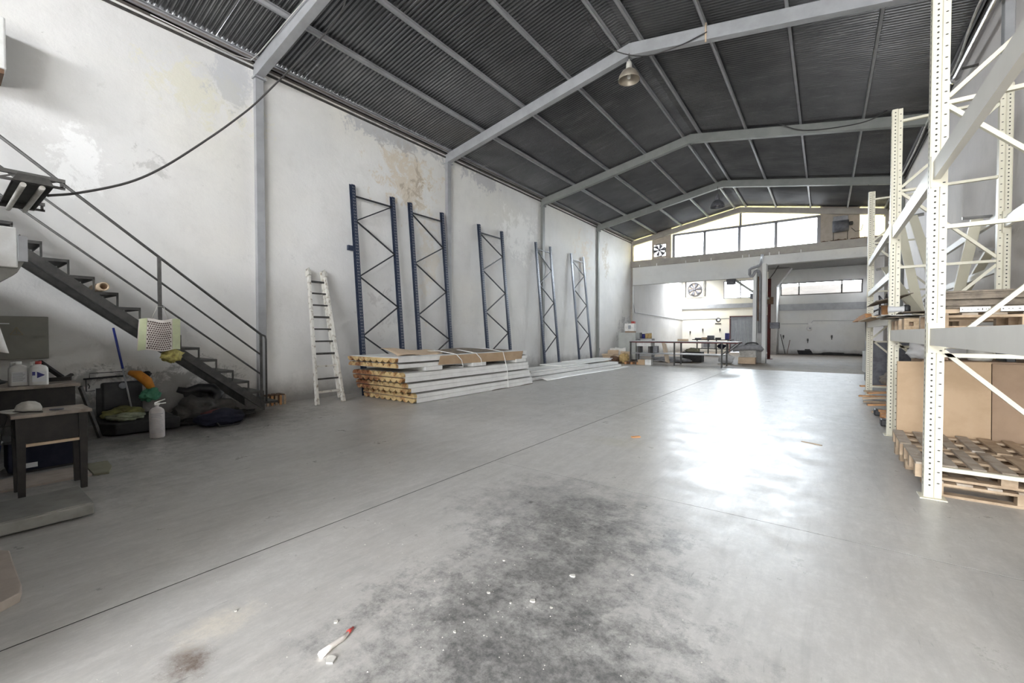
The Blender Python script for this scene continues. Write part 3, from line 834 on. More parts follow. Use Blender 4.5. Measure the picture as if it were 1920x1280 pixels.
# ================================================================== PALLET RACK
RX0, RX1 = .74, 1.80      # front faces of the front / rear posts
PY = [2.42, 5.35, 8.28, 12.75]
RH = 4.72
rk = thing('pallet_rack', 'cream perforated steel pallet rack along the right wall', 'rack', (1.3, 7.0, 0))
prof = [(0, 0), (.012, -.006), (.062, -.006), (.072, .012), (.12, .012), (.12, .10), (.112, .10), (.112, .022), (.066, .022), (.056, .004), (.012, .004), (.008, .10), (0, .10)]
def post(x, y, rear=False):
    q = MB()
    pf = [(.12-u, v) for u, v in prof] if rear else prof
    q.prism(pf, lambda u, v, a: V(x+u, y+v, a), .008, RH)
    po = q.build('post', 'cream_paint', rk)
    h = MB()
    k = 0
    z = .12
    while z < RH-.05:
        c = V(x+(.037 if not rear else .083), y-.0072, z)
        h.add([c+V(.0085*math.cos(t), 0, .0085*math.sin(t)) for t in [i*PI/4 for i in range(8)]], [(0,1,2,3,4,5,6,7)])
        if k % 2 == 0:
            c = V(x+(.096 if not rear else .024), y+.011, z+.02)
            h.add([c+V(.011*math.cos(t), 0, .0055*math.sin(t)) for t in [i*PI/4 for i in range(8)]], [(0,1,2,3,4,5,6,7)])
        # slots on the aisle side
        c = V(x-.0006, y+.05, z)
        if not rear: h.add([c+V(0, -.008, -.012), c+V(0, .008, -.012), c+V(0, .008, .012), c+V(0, -.008, .012)], [(0,1,2,3)])
        z += .05; k += 1
    h.build('slots', 'slot_dark', po, kind='stuff', recalc=False)
    p = MB(); p.box(x-.03, x+.15, y-.045, y+.13, 0, .008); p.build('base_plate', 'cream_paint', po)
def brace(y, xa, za, xb, zb_):
    MB().bar((xa, y+.055, za), (xb, y+.055, zb_), .035, .042, (0, 1, 0)).build('brace', 'cream_paint', rk)
for i, y in enumerate(PY):
    if i == 0: 
        post(RX0, y); post(RX1, y, True)
    else:
        post(RX0+(.02 if i == 3 else 0), y); post(RX1, y, True)
    a, b = RX0+.118, RX1+.004
    for z in (.27, 1.30, 2.45, 3.55, 4.55): brace(y, a, z, b, z)
    brace(y, a, 1.34, b, .36); brace(y, a, 1.37, b, 2.40); brace(y, a, 3.52, b, 2.50); brace(y, a, 3.60, b, 4.50)
def beam(x, y0, y1, z0, z1, m='beam_paint', w=.05):
    q = MB()
    q.prism([(0, 0), (w, 0), (w, z1-z0), (w*.45, z1-z0), (w*.45, z1-z0-.035), (0, z1-z0-.035)] if x > 1 else
            [(0, 0), (w, 0), (w, z1-z0-.035), (w*.55, z1-z0-.035), (w*.55, z1-z0), (0, z1-z0)],
            lambda u, v, a: V(x+u, a, z0+v), y0+.105, y1-.004)
    bm_ = q.build('beam', m, rk)
    for yy in (y0+.098, y1-.008):
        c = MB(); c.box(x-.012, x+w+.006, yy-.004, yy+.008, z0-.07, z1+.05); c.box(x-.016, x-.010, yy-.03, yy+.008, z0-.07, z1+.05)
        c.build('connector', 'cream_paint', bm_)
LV = [(1.39, 1.54), (2.87, 3.03)]
for a, b in ((0, 1), (1, 2)):
    for z0, z1 in LV:
        beam(RX0+.02, PY[a], PY[b], z0, z1, 'beam_paint')
        beam(RX1+.05, PY[a], PY[b], z0, z1)
for z0, z1 in ((1.62, 1.75), (2.32, 2.43), (3.02, 3.14)):
    beam(RX0+.03, PY[2], PY[3], z0, z1, 'beam_paint')
    beam(RX1+.05, PY[2], PY[3], z0, z1)

# ------------------------------------------------------------------ pallets
def make_pallet(name, label, mt='pallet_wood', mt2='pallet_wood_old', nb=7, rnd=1):
    """1.2 along x, 0.8 along y, boards along y; origin at the base centre"""
    r = thing(name, label, 'pallet', (0, 0, 0))
    R = random.Random(rnd)
    for i in range(nb):
        x = -.55+1.1*i/(nb-1); w_ = .05+R.uniform(-.005, .006)
        MB().box(x-w_, x+w_, -.4-R.uniform(-.006, .012), .4, .122, .142).build('deck_board', mt2 if R.random() < .6 else mt, r, bev=.002)
    for y in (-.35, 0, .35):
        MB().box(-.6, .6, y-.05, y+.05, .100, .122).build('stringer_board', mt, r)
        MB().box(-.6, .6, y-.05, y+.05, .0, .022).build('base_board', mt, r)
        for x in (-.55, 0, .55):
            MB().box(x-.05, x+.05, y-.045, y+.045, .022, .100).build('block', mt, r)
    return r
pal = make_pallet('wooden_pallet', 'lower worn wooden pallet under the front of the rack', rnd=3)
pal.location = (1.39, 5.87, 0); 
tag(pal, 'lower wooden pallet on the floor just behind the nearest rack post')
dup(pal, (1.30, 5.90, .1435), 0, 'upper wooden pallet with bare slats just behind the nearest rack post')
dup(pal, (1.32, 6.75, 0), .02, 'lower wooden pallet on the floor in front of the standing cardboard panels')
dup(pal, (1.29, 6.76, .1435), -.02, 'upper wooden pallet directly in front of the standing cardboard panels')
for o in list(bpy.data.objects):
    if o.name.startswith('wooden_pallet'): o['group'] = 'wooden pallets in the rack'
# tall cardboard panels standing behind the pallets, carton behind them
MB().add([V(.74, 7.20, 0), V(1.552, 7.20, 0), V(1.552, 7.26, 1.16), V(.74, 7.26, 1.14), V(.74, 7.25, 0), V(1.552, 7.25, 0), V(1.552, 7.31, 1.16), V(.74, 7.31, 1.14)],
         [(0,1,2,3), (7,6,5,4), (0,4,5,1), (1,5,6,2), (2,6,7,3), (3,7,4,0)]).build('cardboard_sheet', 'cardboard', None, 'wide tan cardboard panel standing behind the pallets in the rack', 'cardboard')
MB().add([V(1.562, 7.21, 0), V(2.06, 7.21, 0), V(2.06, 7.27, 1.14), V(1.562, 7.27, 1.14), V(1.562, 7.25, 0), V(2.06, 7.25, 0), V(2.06, 7.31, 1.14), V(1.562, 7.31, 1.14)],
         [(0,1,2,3), (7,6,5,4), (0,4,5,1), (1,5,6,2), (2,6,7,3), (3,7,4,0)]).build('cardboard_sheet', 'cardboard_brown', None, 'darker cardboard panel beside the wide tan one, nearer the wall', 'cardboard')
cb = thing('cardboard_box', 'large carton hidden behind the standing cardboard panels', 'box', (1.5, 7.8, 0))
MB().box(.98, 2.05, 7.36, 8.2, .0, 1.16).build('carton_body', 'cardboard_brown', cb, bev=.006); MB().box(1.48, 1.54, 7.355, 8.2, 1.1605, 1.1615).build('tape', 'cardboard_light', cb)
# things peeping over the cardboard box
q = MB(); q.lathe([(.10, 0), (.115, .03), (.115, .16), (.06, .20), (.03, .22), (.03, .25)], (1.53, 7.62, 1.161), 16); q.build('plastic_jug', 'dirty_white', None, 'cloudy plastic jug showing above the standing cardboard panels', 'jug')
q = MB(); q.lump((1.0, 7.72, 1.265), (.13, .10, .115), 7, .5, 3, 2, flat=1.162); q.build('wrapped_bundle', 'thin_plastic', None, 'crumpled clear plastic bundle above the cardboard panels beside the front post', 'bundle')
q = MB(); q.add([V(1.10, 7.5, 1.163), V(1.24, 7.5, 1.163), V(1.20, 7.5, 1.36), V(1.03, 7.5, 1.34), V(1.10, 7.62, 1.163), V(1.24, 7.62, 1.163), V(1.20, 7.60, 1.36), V(1.03, 7.60, 1.34)],
                [(0,1,2,3), (7,6,5,4), (0,4,5,1), (1,5,6,2), (2,6,7,3), (3,7,4,0)])
q.build('brown_carton', 'cardboard_brown', None, 'small dark brown carton tilted above the standing cardboard panels', 'carton', bev=.004)
MB().box(1.72, 1.80, 7.5, 7.9, 1.142, 1.36).build('black_case', 'black_plastic', None, 'black case above the darker cardboard panel', 'case', bev=.01)

# shelf level contents, middle bay
p2 = dup(pal, (1.42, 5.98, 1.5415), 0, 'wooden pallet on the low shelf carrying a flat cardboard pile', 'wooden pallets in the rack')
p3 = dup(pal, (1.36, 7.80, 1.5415), 0, 'wooden pallet on the low shelf by the second rack post', 'wooden pallets in the rack')
R = random.Random(5)
z = 1.685
for k in range(9):
    h = .012+R.random()*.014
    x0 = .88+R.uniform(-.03, .03); x1 = 2.0+R.uniform(-.05, .05); y0 = 5.62+R.uniform(-.03, .04)
    if k == 0: h = .04
    MB().box(x0, x1, y0, y0+.78, z, z+h).build('cardboard_blank', 'cardboard_light' if k == 0 else 'cardboard_grey', None,
        ['bottom pale board of the flat cardboard pile on the low shelf', 'second flat cardboard blank from the bottom of the shelf pile', 'third flat cardboard blank from the bottom of the shelf pile', 'fourth flat cardboard blank from the bottom of the shelf pile',
         'fifth flat cardboard blank from the bottom of the shelf pile', 'sixth flat cardboard blank from the bottom of the shelf pile', 'seventh flat cardboard blank from the bottom of the shelf pile',
         'second flat cardboard blank from the top of the shelf pile', 'topmost flat cardboard blank of the shelf pile'][k], 'cardboard', 'flat cardboard blanks on the low shelf')
    z += h+.0015
MB().add([V(1.2, 5.9, z+.001), V(1.95, 5.75, z+.001), V(2.0, 6.1, z+.004), V(1.25, 6.2, z+.03)], [(0,1,2,3)]).build('loose_sheet', 'paper_white', None, 'pale loose sheet on top of the flat cardboard pile', 'sheet', solid=.003)
for x0, x1, lb in ((.985, 1.175, 'white drilled metal bracket lying against the cardboard pile, left one'), (1.235, 1.42, 'white drilled metal bracket lying against the cardboard pile, right one')):
    t = thing('metal_bracket', lb, 'bracket', ((x0+x1)/2, 5.575, 1.685), group='white brackets on the shelf')
    q = MB(); q.box(x0, x1, 5.55, 5.556, 1.685, 1.735); q.box(x0, x1, 5.55, 5.585, 1.685, 1.690); q.build('bracket_plate', 'white_paint', t)
    h = MB()
    for f_, w_, hh in ((.08, .004, .004), (.26, .004, .002), (.38, .004, .002), (.60, .007, .003), (.74, .003, .010), (.86, .003, .003), (.94, .003, .003)):
        c = V(x0+(x1-x0)*f_, 5.5494, 1.713)
        h.add([c+V(-w_, 0, -hh), c+V(w_, 0, -hh), c+V(w_, 0, hh), c+V(-w_, 0, hh)], [(0,1,2,3)])
    h.build('holes', 'slot_dark', t, kind='stuff')
# chipboard block and flat scraps near the second post
t = thing('chipboard_block', 'pale chipboard pallet foot with two square holes on the low shelf', 'block', (.9, 7.2, 1.5415))
q = MB()
q.box(.78, 1.02, 7.10, 7.30, 1.5415, 1.585); q.box(.78, 1.02, 7.10, 7.30, 1.635, 1.68)
for a, b in ((.78, .825), (.865, .935), (.975, 1.02)): q.box(a, b, 7.10, 7.30, 1.585, 1.635)
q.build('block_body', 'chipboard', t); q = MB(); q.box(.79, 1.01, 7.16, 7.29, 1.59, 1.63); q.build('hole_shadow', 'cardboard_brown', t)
for k, (x0, x1, y0, y1, z0, lb, mt) in enumerate(((.64, 1.5, 7.42, 8.2, 1.685, 'crumpled grey cardboard on the pallet by the second rack post', 'cardboard_grey'), (.60, 1.2, 7.5, 8.25, 1.72, 'pale plastic sheet hanging over the second rack post shelf', 'paper_white'), (.8, 1.7, 7.35, 8.1, 1.76, 'loose brown cardboard above the chipboard block', 'cardboard_grey'))):
    q = MB(); q.grid(lambda u, v: V(x0+(x1-x0)*u, y0+(y1-y0)*v, z0+.012+.022*mnoise.noise(V(u*4, v*4, k*3))), 10, 8)
    q.build('shelf_sheet', mt, None, lb, 'sheet', solid=.006)
q = MB(); m_ = Matrix.Rotation(PI/2, 4, 'Y')
q.lathe([(.04, 0), (.04, .06), (.034, .07), (.034, .13), (.04, .14), (.04, .16)], (.66, 7.48, 1.81), 14, m_); q.build('clear_bottle', 'thin_plastic', None, 'clear plastic bottle lying on the shelf by the second rack post', 'bottle')
q = MB(); q.lathe([(.035, 0), (.038, .02), (.038, .07), (.02, .09)], (.845, 7.50, 1.775), 12); q.build('black_can', 'black_plastic', None, 'small black can standing beside the clear bottle on the shelf', 'can')

# far bay shelf: boards, carton, scrap
R = random.Random(11)
bl = ['lowest orange board sticking out of the far rack bay', 'second orange board sticking out of the far rack bay', 'third orange board sticking out of the far rack bay', 'topmost orange board sticking out of the far rack bay']
for k in range(4):
    x = .64+.006*k
    q = MB(); q.bar((x+.03, 10.6+.2*k, 1.790+.030*k), (x-.03+.02*k, 14.1-.25*k, 1.790+.030*k), .10, .026); q.build('timber_board', 'orange_wood', None, bl[k], 'board', 'orange boards on the far rack shelf')
MB().box(.60, 1.65, 9.0, 12.6, 1.753, 1.775).build('shelf_board', 'chipboard', None, 'chipboard deck lying on the far rack shelf beams', 'board')
t = thing('orange_carton', 'small orange-brown carton on the far rack shelf', 'carton', (.86, 10.0, 1.776))
MB().box(.80, .98, 9.9, 10.15, 1.776, 1.97).build('carton_body', 'orange_wood', t, bev=.004); MB().box(.78, 1.0, 9.88, 10.17, 1.972, 1.985).build('carton_lid', 'cardboard', t)
q = MB(); q.grid(lambda u, v: V(.62+.42*u, 8.6+1.9*v, 1.99+.10*u+.02*mnoise.noise(V(u*3, v*3, 8))), 8, 8); q.build('dark_cardboard', 'cardboard_grey', None, 'large dark cardboard sheet across the far rack bay', 'cardboard', solid=.01)
q = MB(); q.tube([(.86, 11.2, 1.80), (.86, 11.1, 2.08), (.84, 11.0, 2.22), (.90, 10.9, 2.12), (.95, 11.0, 2.25), (.98, 11.2, 2.06), (.94, 11.3, 1.90)], .016, 6); q.tube([(.80, 11.4, 1.95), (.95, 11.2, 2.02), (1.05, 11.0, 1.93)], .02, 6); q.box(.8, 1.0, 11.0, 11.4, 1.776, 1.86)
q.build('machine_vice', 'motor_grey', None, 'dark cast metal tool with a bent handle on the far rack shelf', 'tool')

# loose rack beams leaning in the rack
def loose(pts0, pts1, w_, th, label, mt='cream_paint', up=(1, 0, 0)):
    t = thing('loose_rack_beam', label, 'rack beam', pts1, group='loose cream beams leaning in the rack')
    MB().bar(pts0, pts1, th, w_, up).build('beam_face', mt, t, bev=.004)
    a, b = Vector(pts0), Vector(pts1); d = (b-a).normalized()
    MB().bar(a-d*.012, a+d*.012, th*2.4, w_*1.1, up).build('end_connector', 'galvanised', t)
def wbar(p0, p1, w_, th, label):
    """beam whose broad face looks towards the front of the hall"""
    loose(p0, p1, w_, th, label, up=(0, 0, 1) if False else (0, 1, 0))
wbar((1.15, 11.4, 3.72), (1.29, 9.95, 1.80), .05, .13, 'cream beam leaning highest behind the second rack post')
wbar((1.30, 11.0, 3.70), (1.52, 9.5, 1.80), .05, .13, 'cream beam leaning beside the highest one, nearer the wall')
wbar((1.02, 12.2, 2.90), (1.20, 9.4, 1.80), .05, .13, 'short cream beam leaning low behind the second rack post')
wbar((1.80, 9.25, 3.22), (1.74, 10.3, 1.80), .05, .13, 'cream beam leaning to the right against the wall behind the rack')
wbar((1.98, 9.4, 2.75), (1.95, 11.8, 1.80), .05, .11, 'cream beam lying low against the right wall behind the rack')

# floor clutter at the far bay: broken pallet pieces
R = random.Random(21)
lbs = ['broken pallet plank lowest in the scrap pile by the far rack post', 'broken pallet plank jutting into the aisle by the far rack post', 'broken pallet plank crossing the scrap pile', 'short plank leaning on the scrap pile', 'broken plank on top of the scrap pile', 'split plank at the back of the scrap pile', 'plank end nearest the second rack post', 'dark plank under the scrap pile edge']
for k in range(8):
    y = 10.4+.36*k; zz = .03+.075*(k % 4); x = .82
    q = MB(); q.bar((x-.10-.05*(k % 3), y, zz), (x+.75, y+R.uniform(-.25, .25), zz+R.uniform(0, .16)), .11, .03); q.build('scrap_plank', 'orange_wood' if k % 2 else 'pallet_wood', None, lbs[k], 'plank', 'scrap planks under the far rack bay')
for k, (x, y, z_, lb) in enumerate(((.80, 9.1, .056, 'black rubber block nearest the second rack post'), (.80, 10.2, .056, 'black rubber block beside the scrap planks'))):
    q = MB(); q.box(x-.07, x+.07, y-.10, y+.10, z_-.055, z_+.055); q.build('rubber_block', 'black_plastic', None, lb, 'rubber block', 'rubber blocks in the scrap', bev=.02)
t = thing('pallet_stub', 'small broken pallet with black inserts under the far rack bay', 'pallet', (1.1, 9.7, 0))
for k in range(3): MB().box(.78, 1.6, 9.35+.3*k, 9.47+.3*k, .10, .13).build('deck_board', 'orange_wood', t); MB().box(.80, .92, 9.35+.3*k, 9.45+.3*k, 0, .10).build('block', 'orange_wood', t)
q = MB(); q.lump((1.25, 11.8, .52), (.3, .6, .16), 3, .4, 3, 2); q.build('rag_heap', 'cardboard_grey', None, 'heap of brown rags and cardboard behind the far rack post', 'rags')
t = thing('dark_machine', 'dark machine parts standing beyond the rack against the right wall', 'machine', (1.4, 16.5, 0))
MB().box(1.0, 1.9, 15.8, 17.4, 0, 1.25).build('machine_body', 'motor_grey', t, bev=.03)
MB().tube([(1.0, 16.0, 1.25), (.95, 15.9, 1.9), (1.1, 15.9, 2.15)], .05, 8).build('column_pipe', 'steel_dark', t)
MB().box(.92, 1.0, 16.2, 16.9, .35, .95).build('machine_door', 'grey_cabinet', t)

# duct and cable under the right-hand eave
t = thing('eave_pipe', 'shiny pipe bracketed under the eave of the right wall', 'pipe', (1.98, 9, 6.4))
MB().tube([(1.98, 5.0, 6.40), (1.98, 11.95, 6.46)], .065, 12).build('pipe_run', 'silver_pipe', t)
MB().lathe([(.02, 0), (.085, .02), (.085, .1), (.065, .12)], (1.98, 11.98, 6.46), 14, Matrix.Rotation(PI/2, 4, 'X')).build('end_cap', 'chrome', t)
for y in (7.0, 11.3): MB().box(1.96, XR-.005, y-.02, y+.02, 6.34, 6.37).build('wall_bracket', 'steel_dark', t)
MB().tube(cr([(2.02, 4.2, 6.86), (1.98, 8, 6.80), (1.9, 10, 6.7), (2.02, 12.0, 6.78), (1.96, 14, 6.72), (2.04, 17, 6.82), (2.0, 21, 6.8)]), .02, 6).build('eave_cable', 'dirty_white', None, 'pale sagging cable running below the right eave', 'cable')

# ================================================================== LEFT CORNER CLUTTER
# electrical cabinet on the wall
t = thing('electrical_cabinet', 'flat olive-grey electrical cabinet with warning triangle on left wall', 'cabinet', (XL+.06, .65, 1.12))
MB().box(XL+.003, XL+.12, .25, 1.04, 1.12, 1.74).build('cabinet_body', 'olive_cabinet', t, bev=.008)
dr = MB().box(XL+.12, XL+.128, .27, 1.02, 1.14, 1.72).build('cabinet_door', 'olive_cabinet', t)
xx = XL+.1295
q = MB()
tri = [V(xx, .665, 1.475), V(xx, .785, 1.475), V(xx, .725, 1.58)]
for a, b in zip(tri, tri[1:]+tri[:1]): q.bar(a, b, .003, .010, (1, 0, 0))
q.bar((xx, .725, 1.51), (xx, .725, 1.548), .003, .009, (1, 0, 0)); q.bar((xx, .725, 1.489), (xx, .725, 1.498), .003, .009, (1, 0, 0))
q.build('warning_triangle', 'sign_ochre', dr)
MB().box(xx-.001, xx+.001, .50, .66, 1.625, 1.64).build('name_plate', 'label_white', dr)

# dark bench with jugs
t = thing('work_bench', 'dark wooden bench with dusty top against the left wall', 'bench', (-8.5, .7, 0))
MB().box(-9.1, -7.95, -.4, 1.16, .80, .84).build('bench_top', 'dusty_wood', t, bev=.005)
MB().box(-9.05, -8.0, -.38, 1.12, .36, .80).build('bench_front', 'dark_wood', t, bev=.006)
for x in (-9.02, -8.06):
    for y in (-.34, 1.06): MB().box(x-.03, x+.03, y-.03, y+.03, 0, .37).build('leg', 'dark_wood', t)
MB().bar((-8.02, 1.17, .78), (-8.3, 1.40, .02), .03, .05).build('side_strut', 'steel_dark', t)
def jug(y, x, h, label, blue):
    t = thing('plastic_jug', label, 'jug', (x, y, .842))
    w_, d_ = .085, .075
    q = MB()
    pr = [(1, 0), (1.02, .03), (1.02, .60), (.98, .72), (.80, .80), (.3, .86), (.25, .9)]
    vs = []
    for s_, zz in pr:
        for k in range(16):
            a = 2*PI*k/16; ca, sa = math.cos(a), math.sin(a)
            rx = abs(ca)**.5*math.copysign(1, ca); ry = abs(sa)**.5*math.copysign(1, sa)
            vs.append(V(x+d_*rx*s_, y+w_*ry*s_, .842+h*zz))
    fs = [(i*16+j, i*16+(j+1) % 16, (i+1)*16+(j+1) % 16, (i+1)*16+j) for i in range(len(pr)-1) for j in range(16)]
    q.add(vs, fs, True); q.add([vs[j] for j in range(16)], [tuple(range(15, -1, -1))]); q.add(vs[-16:], [tuple(range(16))])
    q.build('jug_body', 'white_plastic', t)
    q = MB(); q.lathe([(.026, .88*h), (.03, .885*h), (.03, 1.0*h), (.02, 1.0*h)], (x, y, .842), 14); q.build('jug_cap', 'red_plastic' if blue else 'white_plastic', t)
    q = MB(); q.tube([(x, y-.06, .842+h*.76), (x, y-.055, .842+h*.95), (x, y-.01, .842+h*.97)], .013, 8); q.build('jug_handle', 'white_plastic', t)
    l = MB(); xf = x+d_*1.025+.0015
    l.box(xf-.002, xf, y-.062, y+.062, .842+h*.15, .842+h*.58); lo_ = l.build('jug_label', 'label_white', t)
    l = MB()
    if blue:
        l.box(xf, xf+.001, y-.06, y-.035, .842+h*.42, .842+h*.57)
        l.add([V(xf+.001, y-.02, .842+h*.30), V(xf+.001, y+.05, .842+h*.42), V(xf+.001, y-.02, .842+h*.57)], [(0,1,2)])
        l.build('label_print', 'label_blue', lo_)
    else:
        for k in range(7): l.box(xf, xf+.001, y-.055, y+.03+.02*((k*37) % 3)/2, .842+h*(.2+.052*k), .842+h*(.2+.052*k)+.006)
        l.build('label_print', 'label_grey', lo_)
jug(.64, -8.15, .30, 'white plastic jug with grey printed label on the dark bench', False)
jug(.80, -8.06, .30, 'white plastic jug with blue label and red cap on the dark bench', True)
q = MB(); q.bar((-8.35, .82, .875), (-8.25, 1.12, .885), .07, .05); q.bar((-8.3, 1.06, .885), (-8.32, 1.14, .935), .06, .03); q.build('hand_tool', 'dark_wood', None, 'long dark-handled tool lying on the bench beside the jugs', 'tool')
q = MB(); q.bar((-9.25, .93, 1.08), (-9.0, 1.13, .845), .045, .05); q.build('black_bar', 'black_plastic', None, 'black bar leaning against the wall behind the bench', 'bar')
q = MB(); q.lump((-8.5, .40, .87), (.12, .16, .05), 9, .4, 3, 2, flat=.842); q.build('bench_rag', 'grey_tarp', None, 'dirty rag at the left end of the dark bench', 'rag')

# small dark table in front
t = thing('small_table', 'small dark wooden table with scuffed pale top', 'table', (-5.98, .66, 0))
MB().box(-6.20, -5.76, .40, .92, .735, .765).build('table_top', 'dusty_wood', t, bev=.006)
q = MB(); q.box(-5.82, -5.80, .45, .87, .50, .735); q.build('front_apron', 'dark_wood', t)
MB().box(-6.16, -6.14, .45, .87, .56, .735).build('rear_apron', 'dark_wood', t)
MB().box(-6.16, -5.80, .44, .46, .52, .735).build('side_apron', 'dark_wood', t); MB().box(-6.16, -5.80, .86, .88, .52, .735).build('side_apron', 'dark_wood', t)
for x in (-6.14, -5.81):
    for y in (.46, .86):
        q = MB(); q.add([V(x-.022, y-.022, 0), V(x+.022, y-.022, 0), V(x+.022, y+.022, 0), V(x-.022, y+.022, 0), V(x-.032, y-.032, .735), V(x+.032, y-.032, .735), V(x+.032, y+.032, .735), V(x-.032, y+.032, .735)],
                        [(0,3,2,1), (4,5,6,7), (0,1,5,4), (1,2,6,5), (2,3,7,6), (3,0,4,7)]); q.build('leg', 'dark_wood', t)
MB().box(-6.15, -5.79, .46, .86, .47, .495).build('stretcher_board', 'cardboard_light', t)
# cap on the table
t = thing('baseball_cap', 'pale baseball cap lying on the small dark table', 'cap', (-6.0, .52, .766))
q = MB(); q.lathe([(.085, .0), (.088, .03), (.075, .065), (.045, .088), (.008, .095), (.0005, .096)], (-6.02, .53, .766), 18); q.build('crown', 'dirty_white', t)
q = MB(); q.grid(lambda u, v: V(-6.02+(.08+.07*v)*math.cos(PI*(.95+.85*u)), .53+(.08+.085*v)*math.sin(PI*(.95+.85*u))-.02*v, .772+.012*math.sin(PI*u)*v), 12, 3); q.build('visor', 'dirty_white', t, solid=.004)
MB().lathe([(.045, 0), (.05, .004), (.05, .010), (.0005, .012)], (-5.92, .70, .766), 16).build('metal_disc', 'motor_grey', None, 'flat dark disc on the small dark table', 'disc')
MB().tube(cr([(-5.83, .60, .772), (-5.90, .50, .775), (-6.02, .41, .75), (-6.1, .36, .5), (-6.3, .34, .2), (-6.5, .33, .012)]), .006, 6).build('power_cord', 'cable_dark', None, 'thin black cord trailing off the small dark table', 'cord')
# dark crate under / behind the table
t = thing('storage_crate', 'dark navy crate with a white tag standing behind the small table', 'crate', (-7.0, .78, 0))
MB().box(-7.25, -6.85, .45, 1.02, .03, .34).build('crate_body', 'navy_cloth', t, bev=.01); MB().box(-7.27, -6.83, .43, 1.04, .34, .37).build('crate_rim', 'black_plastic', t)
MB().box(-6.85, -6.845, .52, .66, .06, .11).build('crate_tag', 'label_white', t)
MB().box(-7.2, -6.9, .5, .98, 0, .03).build('crate_foot', 'black_plastic', t)
t = thing('blue_bucket', 'blue plastic bucket with a white rim at the left edge', 'bucket', (-6.95, .27, 0))
MB().lathe([(.11, 0), (.15, .34), (.145, .34), (.105, .02), (.0005, .02)], (-6.95, .27, .001), 20).build('bucket_body', 'blue_plastic', t); MB().lathe([(.15, .33), (.165, .335), (.165, .36), (.145, .36)], (-6.95, .27, .001), 20, caps=False).build('bucket_rim', 'white_plastic', t)
# floor mats
q = MB(); q.add([V(-6.74, -.1, .0), V(-6.22, -.1, 0), V(-6.20, .98, 0), V(-6.68, .98, 0), V(-6.74, -.1, .02), V(-6.22, -.1, .02), V(-6.20, .98, .02), V(-6.68, .98, .02)], [(0,3,2,1), (4,5,6,7), (0,1,5,4), (1,2,6,5), (2,3,7,6), (3,0,4,7)]); q.build('cardboard_mat', 'beige_board', None, 'flat beige cardboard laid on the floor under the small table', 'mat')
q = MB(); q.add([V(-6.74, 1.0, 0), V(-6.18, .99, 0), V(-6.14, 1.10, 0), V(-6.40, 1.17, 0), V(-6.70, 1.19, 0), V(-6.74, 1.0, .02), V(-6.18, .99, .02), V(-6.14, 1.10, .02), V(-6.40, 1.17, .02), V(-6.70, 1.19, .02)],
                [(4,3,2,1,0), (5,6,7,8,9)]+[(i, (i+1) % 5, 5+(i+1) % 5, 5+i) for i in range(5)]); q.build('floor_mat', 'sage_mat', None, 'greenish mat end on the floor right of the small table', 'mat')
# weighing platform and board at the edge
t = thing('weighing_platform', 'low grey steel weighing platform on the floor in front of the table', 'platform', (-5.13, .3, 0))
MB().box(-5.44, -4.82, -.45, .775, .015, .11).build('platform_body', 'metal_plate', t, bev=.012); MB().box(-5.43, -4.83, -.44, .765, .111, .116).build('platform_top', 'metal_plate', t)
for x in (-5.36, -4.9):
    for y in (-.35, .68): MB().box(x-.03, x+.03, y-.03, y+.03, 0, .016).build('foot', 'black_plastic', t)
q = MB(); pts = [(-4.42, -.5), (-3.56, -.5), (-3.55, .20), (-3.60, .27), (-3.70, .285), (-4.36, .285), (-4.42, .25)]
q.prism(pts, lambda u, v, a: V(u, v, a), .0, .055); q.build('wooden_board', 'beige_board', None, 'rounded pale board lying flat at the lower left corner', 'board', bev=.006)

# fire extinguisher
t = thing('fire_extinguisher', 'white fire extinguisher standing on the floor below the stairs', 'extinguisher', (-7.72, 1.90, 0))
MB().lathe([(.078, 0), (.088, .012), (.088, .36), (.08, .40), (.05, .43), (.025, .44), (.025, .47)], (-7.72, 1.90, 0), 24).build('cylinder', 'extinguisher_white', t)
MB().box(-7.745, -7.695, 1.87, 1.93, .47, .50).build('valve', 'chrome', t)
MB().bar((-7.72, 1.87, .50), (-7.70, 1.99, .545), .03, .012).build('lever', 'chrome', t); MB().bar((-7.72, 1.87, .485), (-7.70, 2.0, .49), .03, .012).build('carry_handle', 'chrome', t)
q = MB()
for k in range(13):
    z0 = .08+.022*k; a0 = -.9+.1*((k*7) % 3); a1 = .9-.12*((k*5) % 4)
    hh = .005 if k < 10 else .010
    q.grid(lambda u, v: V(-7.72+.0888*math.cos(-.25+a0+(a1-a0)*u), 1.90+.0888*math.sin(-.25+a0+(a1-a0)*u), z0+hh*v), 10, 1)
q.build('printed_text', 'label_grey', t, kind='stuff')

# broom, black trolley, cloths
t = thing('broom', 'blue and grey broom handle standing on the black trolley', 'broom', (-8.95, 1.88, .2))
MB().tube([(-9.12, 1.715, 1.58), (-9.02, 1.80, .93)], .016, 10).build('blue_grip', 'blue_pole', t); MB().tube([(-9.02, 1.80, .93), (-8.92, 1.885, .24)], .013, 10).build('handle', 'steel_grey', t)
MB().lump((-8.92, 1.885, .225), (.10, .13, .03), 3, .2, 2, 2).build('brush_head', 'sage_cloth', t)
t = thing('black_trolley', 'black plastic trolley with upright back beneath the stairs', 'trolley', (-8.6, 1.75, 0))
q = MB(); pts = [(-9.15, 1.48), (-8.45, 1.42), (-8.22, 1.55), (-8.15, 2.30), (-9.15, 2.30)]
q.prism(pts, lambda u, v, a: V(u, v, a), .02, .19); q.build('tray', 'grimy_black', t, bev=.02)
MB().box(-9.14, -9.04, 1.55, 2.05, .19, .72).build('back_panel', 'black_plastic', t, bev=.03); MB().box(-9.12, -9.06, 1.50, 1.56, .19, .64).build('side_post', 'black_plastic', t)
